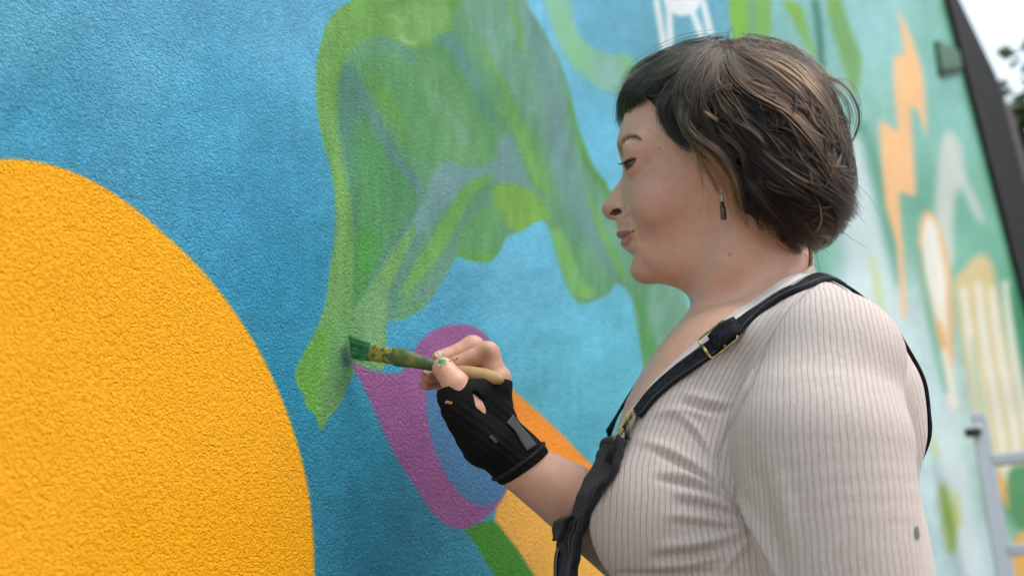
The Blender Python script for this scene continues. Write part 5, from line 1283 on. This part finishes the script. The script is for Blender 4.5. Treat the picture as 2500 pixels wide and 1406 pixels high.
lock([(1812, 480), (1840, 500), (1846, 520), (1836, 534)], 30, 6, 1.04, .2); lock([(1830, 500), (1850, 524), (1858, 548), (1870, 560)], 30, 6, 1.0, .1)

# flow field from the locks
S_, T_ = [], []
for pts, *_x in G_:
    q = catmull(pts, 6); t = np.gradient(q, axis=0); t /= np.linalg.norm(t, axis=1)[:, None]; S_.append(q); T_.append(t)
S_ = np.concatenate(S_); T_ = np.concatenate(T_)
FU = np.zeros(GXX.shape); FV = np.zeros(GXX.shape)
for i in range(0, len(S_)):
    m0 = slice(max(int((S_[i, 1] - 110 - gy[0]) / 6), 0), int((S_[i, 1] + 110 - gy[0]) / 6)); m1 = slice(max(int((S_[i, 0] - 110 - gx[0]) / 6), 0), int((S_[i, 0] + 110 - gx[0]) / 6))
    w_ = np.exp(-((GXX[m0, m1] - S_[i, 0]) ** 2 + (GYY[m0, m1] - S_[i, 1]) ** 2) / (2 * 20.0 ** 2)) + 1e-5
    FU[m0, m1] += w_ * T_[i, 0]; FV[m0, m1] += w_ * T_[i, 1]
NP_ = 12
rh = np.random.default_rng(21)
STR = {k_: [] for k_ in ('hair', 'brown_strands', 'hair_highlights')}; RAD = {k_: [] for k_ in STR}
def add(kind, U, V, Y, r0, tip=.22):
    STR[kind].append(HPv(U.ravel(), V.ravel(), Y.ravel()).reshape(U.shape + (3,)))
    rr = np.linspace(1, 1, U.shape[1]) * (1 - (1 - tip) * np.linspace(0, 1, U.shape[1]) ** 2)
    RAD[kind].append(np.broadcast_to(rr * r0, U.shape) * rh.uniform(.75, 1.2, (len(U), 1)))
# 1. underlayer following the flow
for n_fill, L0, f0, f1 in ((5600, 70, .88, .95), (1500, 110, .93, .99)):
    u0 = rh.uniform(1500, 2100, n_fill * 3); v0 = rh.uniform(95, 625, n_fill * 3); ok = inside(_ho, u0, v0); u0, v0 = u0[ok][:n_fill], v0[ok][:n_fill]
    L = L0 * rh.uniform(.5, 1.3, len(u0)); U = [u0]; V = [v0]; wob = rh.normal(0, .18, len(u0)); cu = rh.normal(0, .030, len(u0))
    for s_ in range(NP_ - 1):
        a = np.arctan2(grid_at(FV, U[-1], V[-1]), grid_at(FU, U[-1], V[-1])) + wob + cu * s_
        U.append(U[-1] + np.cos(a) * L / NP_); V.append(V[-1] + np.sin(a) * L / NP_)
    U = np.stack(U, 1); V = np.stack(V, 1); f = rh.uniform(f0, f1, (len(u0), 1)) + np.linspace(0, .02, NP_)[None]
    okk = (~((U[:, -1] < 1700) & (V[:, -1] > 372))) & (inside(_ho, U[:, -1], V[:, -1]) | (rh.random(len(u0)) < .02))
    add('hair', U[okk], V[okk], -(hy(U, V) * f)[okk], .00023)
# 2. the drawn locks: strands gather towards the tip
tt = np.linspace(0, 1, NP_)
for pts, n, sp, lift, tone in G_:
    q = catmull(pts, 8); q = np.stack([np.interp(tt * (len(q) - 1), np.arange(len(q)), q[:, i]) for i in (0, 1)], 1)
    t = np.gradient(q, axis=0); t /= np.linalg.norm(t, axis=1)[:, None]; nn = np.stack([-t[:, 1], t[:, 0]], 1)
    n = int(n * (1.9 if tone > .85 else 1.15))
    sub = rh.normal(0, 1, (max(n // 7, 3), 1))[rh.integers(0, max(n // 7, 3), n)]                # sub-clumps
    o = (sub * .8 + rh.normal(0, .35, (n, 1))) * sp
    conv = 1 - .55 * tt[None] ** 1.5
    s0 = rh.uniform(-.02, .22, (n, 1)); s1 = rh.uniform(.80, 1.06, (n, 1)); ti = s0 + (s1 - s0) * tt[None]
    bx = np.interp(ti, tt, q[:, 0]) + np.maximum(ti - 1, 0) * t[-1, 0] * 60; by = np.interp(ti, tt, q[:, 1]) + np.maximum(ti - 1, 0) * t[-1, 1] * 60
    nx_, ny_ = np.interp(ti, tt, nn[:, 0]), np.interp(ti, tt, nn[:, 1])
    w1 = rh.normal(0, 2.4, (n, 1)) * np.sin(ti * math.pi * 2 + rh.uniform(0, 6.3, (n, 1))) + rh.normal(0, 5.0, (n, 1)) * ti ** 3 + sub * 4 * ti ** 2 * np.sin(sub * 40)
    U = bx + nx_ * (o * conv + w1); V = by + ny_ * (o * conv + w1)
    prof_ = 1 - (o / (sp * 2.4)) ** 2
    Y = -(hy(U, V) * (lift + .035 * sub * .6 + .012 * rh.normal(0, 1, (n, 1))) + .0035 * np.sin(np.clip(ti, 0, 1) * math.pi) * np.clip(prof_, 0, 1))
    pick = np.mod(np.abs(sub[:, 0]) * 977.0, 1.0)                     # one tone for a whole sub-clump
    gold = pick < (.75 if tone > .85 else .01 + .08 * tone); brown = (~gold) & (pick > .60)
    for nm_, mk_ in (('hair', ~(gold | brown)), ('brown_strands', brown), ('hair_highlights', gold)):
        if mk_.any(): add(nm_, U[mk_], V[mk_], Y[mk_], .00020)
# shorter choppy pieces lying over the layers at slightly different angles
for k in range(640):
    while True:
        u_, v_ = rh.uniform(1560, 2070), rh.uniform(120, 570)
        if inside(_ho, np.array([u_]), np.array([v_]))[0] and not (u_ < 1655 or (u_ < 1720 and v_ > 240)): break
    L = rh.uniform(70, 170); cu = rh.normal(0, .075); off = rh.normal(0, .30); q = [(u_, v_)]
    for s_ in range(9):
        a = float(np.arctan2(grid_at(FV, np.array([q[-1][0]]), np.array([q[-1][1]])), grid_at(FU, np.array([q[-1][0]]), np.array([q[-1][1]])))[0]) + off + cu * s_
        q.append((q[-1][0] + math.cos(a) * L / 9, q[-1][1] + math.sin(a) * L / 9))
    if not inside(_ho, np.array([q[-1][0] - 12 * (q[-1][0] > 1900)]), np.array([q[-1][1] - 14 * (q[-1][1] > 420)]))[0]: continue
    n = int(rh.uniform(8, 20)); sp = rh.uniform(2, 5); lift = rh.uniform(.99, 1.09)
    q = np.array(q); q = np.stack([np.interp(tt * 9, np.arange(10), q[:, i]) for i in (0, 1)], 1); t = np.gradient(q, axis=0); t /= np.linalg.norm(t, axis=1)[:, None]; nn = np.stack([-t[:, 1], t[:, 0]], 1)
    o = rh.normal(0, sp, (n, 1)); s0 = rh.uniform(0, .25, (n, 1)); s1 = rh.uniform(.8, 1, (n, 1)); ti = s0 + (s1 - s0) * tt[None]; conv = 1 - .65 * ti
    U = np.interp(ti, tt, q[:, 0]) + np.interp(ti, tt, nn[:, 0]) * o * conv + rh.normal(0, 3, (n, 1)) * ti ** 3; V = np.interp(ti, tt, q[:, 1]) + np.interp(ti, tt, nn[:, 1]) * o * conv + rh.normal(0, 3, (n, 1)) * ti ** 3
    Y = -(hy(U, V) * (1 + (lift - 1) * np.sin(np.clip(ti * 1.2, 0, 1) * math.pi / 2)) + .002 * np.clip(1 - (o / (2 * sp)) ** 2, 0, 1) + rh.normal(0, .0006, (n, 1)))
    pk_ = rh.random(); add('hair_highlights' if pk_ < .025 else 'brown_strands' if pk_ < .36 else 'hair', U, V, Y, .00020)
# 3. flyaways
def wisps(pts, n, sp, y, r=.00012, kind='hair', jitter=2.0, conv_=0.0):
    q = catmull(pts, 8); q = np.stack([np.interp(tt * (len(q) - 1), np.arange(len(q)), q[:, i]) for i in (0, 1)], 1)
    t = np.gradient(q, axis=0); t /= np.linalg.norm(t, axis=1)[:, None]; nn = np.stack([-t[:, 1], t[:, 0]], 1)
    o = rh.normal(0, sp, (n, 1)); s1 = rh.uniform(.75, 1.0, (n, 1)); ti = s1 * tt[None]
    U = np.interp(ti, tt, q[:, 0]) + np.interp(ti, tt, nn[:, 0]) * o * (1 - conv_ * tt[None]) + rh.normal(0, jitter, (n, 1)) * tt[None] ** 2
    V = np.interp(ti, tt, q[:, 1]) + np.interp(ti, tt, nn[:, 1]) * o * (1 - conv_ * tt[None]) + rh.normal(0, jitter, (n, 1)) * tt[None] ** 2
    add(kind, U, V, np.full(U.shape, y) + rh.normal(0, .004, (n, 1)), r, .4)
wisps([(1784, 112), (1777, 92), (1780, 72), (1792, 60)], 9, 3, -.015); wisps([(1786, 110), (1792, 90), (1790, 74)], 4, 2, -.01)
wisps([(2020, 190), (2056, 206), (2084, 240), (2098, 290), (2084, 336), (2070, 352)], 26, 4, -.012, .00017); wisps([(2024, 196), (2070, 196), (2096, 236), (2102, 290), (2094, 326)], 7, 3, -.012)
wisps([(2030, 212), (2060, 240), (2076, 280), (2074, 330)], 18, 5, -.018, .00016)
wisps([(1600, 160), (1550, 196), (1516, 216), (1492, 216)], 12, 5, -.02); wisps([(1560, 196), (1530, 222), (1504, 232), (1486, 226)], 8, 4, -.02); wisps([(1540, 210), (1516, 236), (1508, 262)], 10, 4, -.02)
for k in range(9): wisps([(1830 + 22 * k, 118 + k * k * 1.1), (1850 + 22 * k, 105 + k * k * 1.25), (1876 + 21 * k, 116 + k * k * 1.6)], 7, 4, -.014, .00012, 'hair', 3)
for k in range(14):
    u_ = 1690 + 16 * k; wisps([(u_ + 22, 118 + abs(k - 6) * 2), (u_ + 4, 126 + abs(k - 6) * 2), (u_ - 26, 146 + rh.normal(0, 4))] if k < 6 else [(u_ - 16, 114), (u_ + 8, 119 + (k - 6)), (u_ + 40, 142 + (k - 6) * 2)], 26, 7, -.022, .0002, 'hair', 4)
for k in range(10): wisps([(1740 + 8 * k, 112), (1742 + 10 * k, 130), (1738 + 13 * k, 160)], 24, 6, -.034, .0002, 'hair', 4)
wisps([(1738, 116), (1766, 107), (1792, 104), (1826, 110)], 40, 4, -.012, .0002, 'hair', 3); wisps([(1810, 108), (1786, 106), (1760, 110), (1730, 118)], 40, 4, -.020, .0002, 'hair', 3); wisps([(1770, 112), (1790, 116), (1820, 132)], 40, 6, -.03, .0002, 'hair', 3)
wisps([(1706, 372), (1736, 412), (1766, 452), (1786, 500), (1800, 540)], 36, 8, -.081, .0002, 'hair_highlights', 4); wisps([(1726, 370), (1768, 410), (1796, 456), (1808, 510), (1824, 556)], 36, 7, -.083, .0002, 'hair_highlights', 4)
wisps([(1545, 190), (1520, 226), (1511, 262), (1512, 296), (1518, 322)], 26, 4, -.010, .00015, 'hair', 3, .5); wisps([(1560, 190), (1530, 232), (1520, 268), (1521, 300), (1525, 318)], 22, 6, -.024, .00015, 'hair', 3, .4)
wisps([(1590, 170), (1552, 214), (1534, 250), (1528, 282)], 24, 9, -.034, .00015, 'hair', 3, .3)
wisps([(1712, 440), (1716, 480), (1706, 520), (1684, 552)], 4, 1.2, -.070, .00013, 'hair_highlights', 2); wisps([(1758, 500), (1764, 540), (1790, 572)], 5, 4, -.066, .00011, 'hair_highlights')
wisps([(1800, 500), (1812, 540), (1834, 566)], 9, 4, -.064, .00015, 'hair_highlights'); wisps([(1740, 470), (1730, 510), (1738, 545), (1760, 566)], 5, 3, -.067, .0001, 'hair_highlights'); wisps([(1760, 490), (1736, 500), (1724, 512)], 3, 2, -.067, .0001, 'hair_highlights')
for k in range(30):                                                # thin ends straying from the fringe over the forehead
    a = rh.random(); eu, ev = np.interp(a, np.linspace(0, 1, 7), [1536, 1552, 1576, 1600, 1632, 1654, 1692]), np.interp(a, np.linspace(0, 1, 7), [272, 246, 246, 270, 310, 352, 370])
    wisps([(eu + 18 - 10 * a, ev - 46), (eu + 6, ev - 16), (eu + rh.normal(4, 4), ev + rh.uniform(6, 30))], 6, 4, -float(hy(np.array([eu]), np.array([ev]))[0]) * 1.0, .00013, 'hair', 4)
for k in range(26):
    a = rh.uniform(0, 1); u_ = 1956 + 118 * a; v_ = 612 - 112 * a ** 1.5
    wisps([(u_ - 36, v_ - 56), (u_ - 14, v_ - 22), (u_ - 2 + rh.normal(0, 4), v_ + 4 + rh.normal(0, 5))], 12, 4, -.02 - .01 * rh.random(), .00018, 'hair', 3)
for k in range(16):
    u_, v_ = 2050 + rh.normal(0, 14), rh.uniform(330, 520)
    wisps([(u_ - 20, v_ - 60), (u_ + 6, v_ - 10), (u_ + 12 + rh.normal(0, 5), v_ + 34)], 5, 4, -.02, .00016, 'hair', 4)
for k in range(14):
    a = k / 13; u_ = 1900 - 75 * a; v_ = 575 - 75 * a
    wisps([(u_ - 30, v_ - 50), (u_ - 8, v_ - 18), (u_ + 8 + rh.normal(0, 5), v_ + 10)], 12, 5, -.052, .00018, 'hair', 3)
hairm = {}
for nm, c0_, c1_ in (('hair', (.0032, .0020, .0015), (.0085, .0048, .0034)), ('brown_strands', (.016, .0085, .0056), (.046, .0245, .0150)), ('hair_highlights', (.07, .033, .014), (.30, .150, .062))):
    m = bpy.data.materials.new(nm); m.use_nodes = True; t_ = m.node_tree; t_.nodes.clear()
    o_ = t_.nodes.new('ShaderNodeOutputMaterial'); hb = t_.nodes.new('ShaderNodeBsdfHairPrincipled'); hi = t_.nodes.new('ShaderNodeHairInfo'); rp = t_.nodes.new('ShaderNodeValToRGB')
    hb.parametrization = 'COLOR'; rp.color_ramp.elements[0].color = (*c0_, 1); rp.color_ramp.elements[1].color = (*c1_, 1)
    t_.links.new(hi.outputs['Random'], rp.inputs['Fac']); t_.links.new(rp.outputs['Color'], hb.inputs['Color']); hb.inputs['Roughness'].default_value = .34; hb.inputs['Radial Roughness'].default_value = .55; hb.inputs['IOR'].default_value = 1.38; hb.inputs['Coat'].default_value = 0
    t_.links.new(hb.outputs[0], o_.inputs['Surface']); hairm[nm] = m
def curves_obj(name, P3, R, mat, parent):
    cv = bpy.data.hair_curves.new(name); k, n = P3.shape[:2]; cv.add_curves([n] * k)
    cv.attributes['position'].data.foreach_set('vector', P3.astype(np.float32).ravel())
    ra = cv.attributes.get('radius') or cv.attributes.new('radius', 'FLOAT', 'POINT'); ra.data.foreach_set('value', R.astype(np.float32).ravel())
    cv.materials.append(mat); o = bpy.data.objects.new(name, cv); COL.objects.link(o); o.parent = parent; bpy_parent_inverse(o, parent); return o
for nm in STR:
    P3 = np.concatenate(STR[nm]); R3 = np.concatenate(RAD[nm])
    hq_ = to_h(P3.reshape(-1, 3)); hq_[:, 1] *= -1; M3_ = from_h(hq_).reshape(P3.shape)               # her right side
    mu, mv = pix(M3_.reshape(-1, 3)); oksil = inside(np.concatenate([_hs, [(1900, 640), (1500, 640)]]), mu, mv).reshape(P3.shape[:2]).all(1)
    P3 = np.concatenate([P3, M3_[oksil][::2]]); R3 = np.concatenate([R3, R3[oksil][::2] * 1.3])
    curves_obj(nm, P3, R3, hairm[nm], person)

# scalp under the hair takes the hair's own dark brown
hmir = from_h(hla[:len(hv)]); su, sv_ = pix(hmir)
_hp2 = catmull([(1534, 262), (1500, 200), (1560, 120), (1780, 60), (2000, 100), (2120, 300), (2120, 500), (2040, 600), (1960, 600), (1925, 572), (1895, 545), (1862, 515), (1838, 490), (1830, 420), (1790, 330), (1730, 350), (1690, 350), (1652, 340), (1636, 310), (1606, 270), (1576, 236), (1552, 240), (1540, 260)], 4, True)
sc_ = inside(_hp2, su, sv_) & (s_ell(hla[:len(hv)], EAR, (.020, .016, .034)) > 0)
skin_rgb[:len(hv)][sc_] = (.020, .013, .010)
cc_ = np.ones((len(BV), 4), np.float32); cc_[:, :3] = np.clip(skin_rgb, 0, 1); bme.color_attributes['tone'].data.foreach_set('color', cc_.ravel())

# brow and lashes
hn_ = vnormals(hv, hq); hu_, hvv_ = pix(hv); hf_ = np.einsum('ij,ij->i', hn_, CAM - hv) > 0
hidx = np.where(hf_ & (hu_ > 1480) & (hu_ < 1600) & (hvv_ > 300) & (hvv_ < 440))[0]
def VP(u, v): i = hidx[np.argmin((hu_[hidx] - u) ** 2 + (hvv_[hidx] - v) ** 2)]; return hv[i], hn_[i]
bl, br_ = [], []
for k in range(170):
    a = rh.random() ** .9; q = np.array([np.interp(a, np.linspace(0, 1, 6), x) for x in ((1516, 1515, 1521, 1532, 1547, 1560), (374, 359, 346, 338, 337, 341))]); wd_ = np.interp(a, [0, .2, .5, 1], [3, 6, 5.5, 1])
    q = q + rh.normal(0, .55, 2) * wd_; p0, n0 = VP(*q); dv = np.interp(a, [0, .3, .6, 1], [-1.9, -1.1, -.25, .25]); L = .0052
    dr = CR * math.cos(dv) - CUP * math.sin(dv); dr = dr - n0 * (dr @ n0) + n0 * .08; dr /= np.linalg.norm(dr)
    bl.append([p0 - n0 * .0003, p0 + dr * L * .5 + n0 * .0002, p0 + dr * L]); br_.append([.00009, .00008, .00004])
bwm = bpy.data.materials.new('brow_hair'); bwm.use_nodes = True; bwm.node_tree.nodes['Principled BSDF'].inputs['Base Color'].default_value = (.12, .058, .034, 1); bwm.node_tree.nodes['Principled BSDF'].inputs['Roughness'].default_value = .5
curves_obj('eyebrow', np.array(bl), np.array(br_), bwm, body)
ll, lr = [], []
for k in range(46):
    a = rh.random(); q = np.array([np.interp(a, [0, .35, .7, 1], x) for x in ((1525, 1532, 1542, 1551), (399, 396, 392, 388))]); p0, n0 = VP(*q); L = .0088 * (1 - .45 * a) * rh.uniform(.7, 1.1)
    d1 = -HX * .85 - HZ * .35 - HL * (.25 + .5 * a) + rh.normal(0, .10, 3); d2 = -HX * .9 + HZ * .15 - HL * .3 * a
    ll.append([p0, p0 + d1 * L * .55, p0 + d1 * L * .55 + d2 * L * .5]); lr.append([.00026, .0002, .00007])
for k in range(16):
    a = rh.random(); q = np.array([np.interp(a, [0, .5, 1], x) for x in ((1532, 1539, 1546), (412, 405, 397))]); p0, n0 = VP(*q); L = .0048 * rh.uniform(.7, 1.1); d1 = -HX * .8 - HZ * .7 - HL * .2 + rh.normal(0, .12, 3)
    ll.append([p0, p0 + d1 * L * .5, p0 + d1 * L * .9 + HZ * L * .1]); lr.append([.00013, .0001, .00005])
lsm = bpy.data.materials.new('lash_hair'); lsm.use_nodes = True; lsm.node_tree.nodes['Principled BSDF'].inputs['Base Color'].default_value = (.006, .004, .004, 1); lsm.node_tree.nodes['Principled BSDF'].inputs['Roughness'].default_value = .4
curves_obj('eyelashes', np.array(ll), np.array(lr), lsm, body)
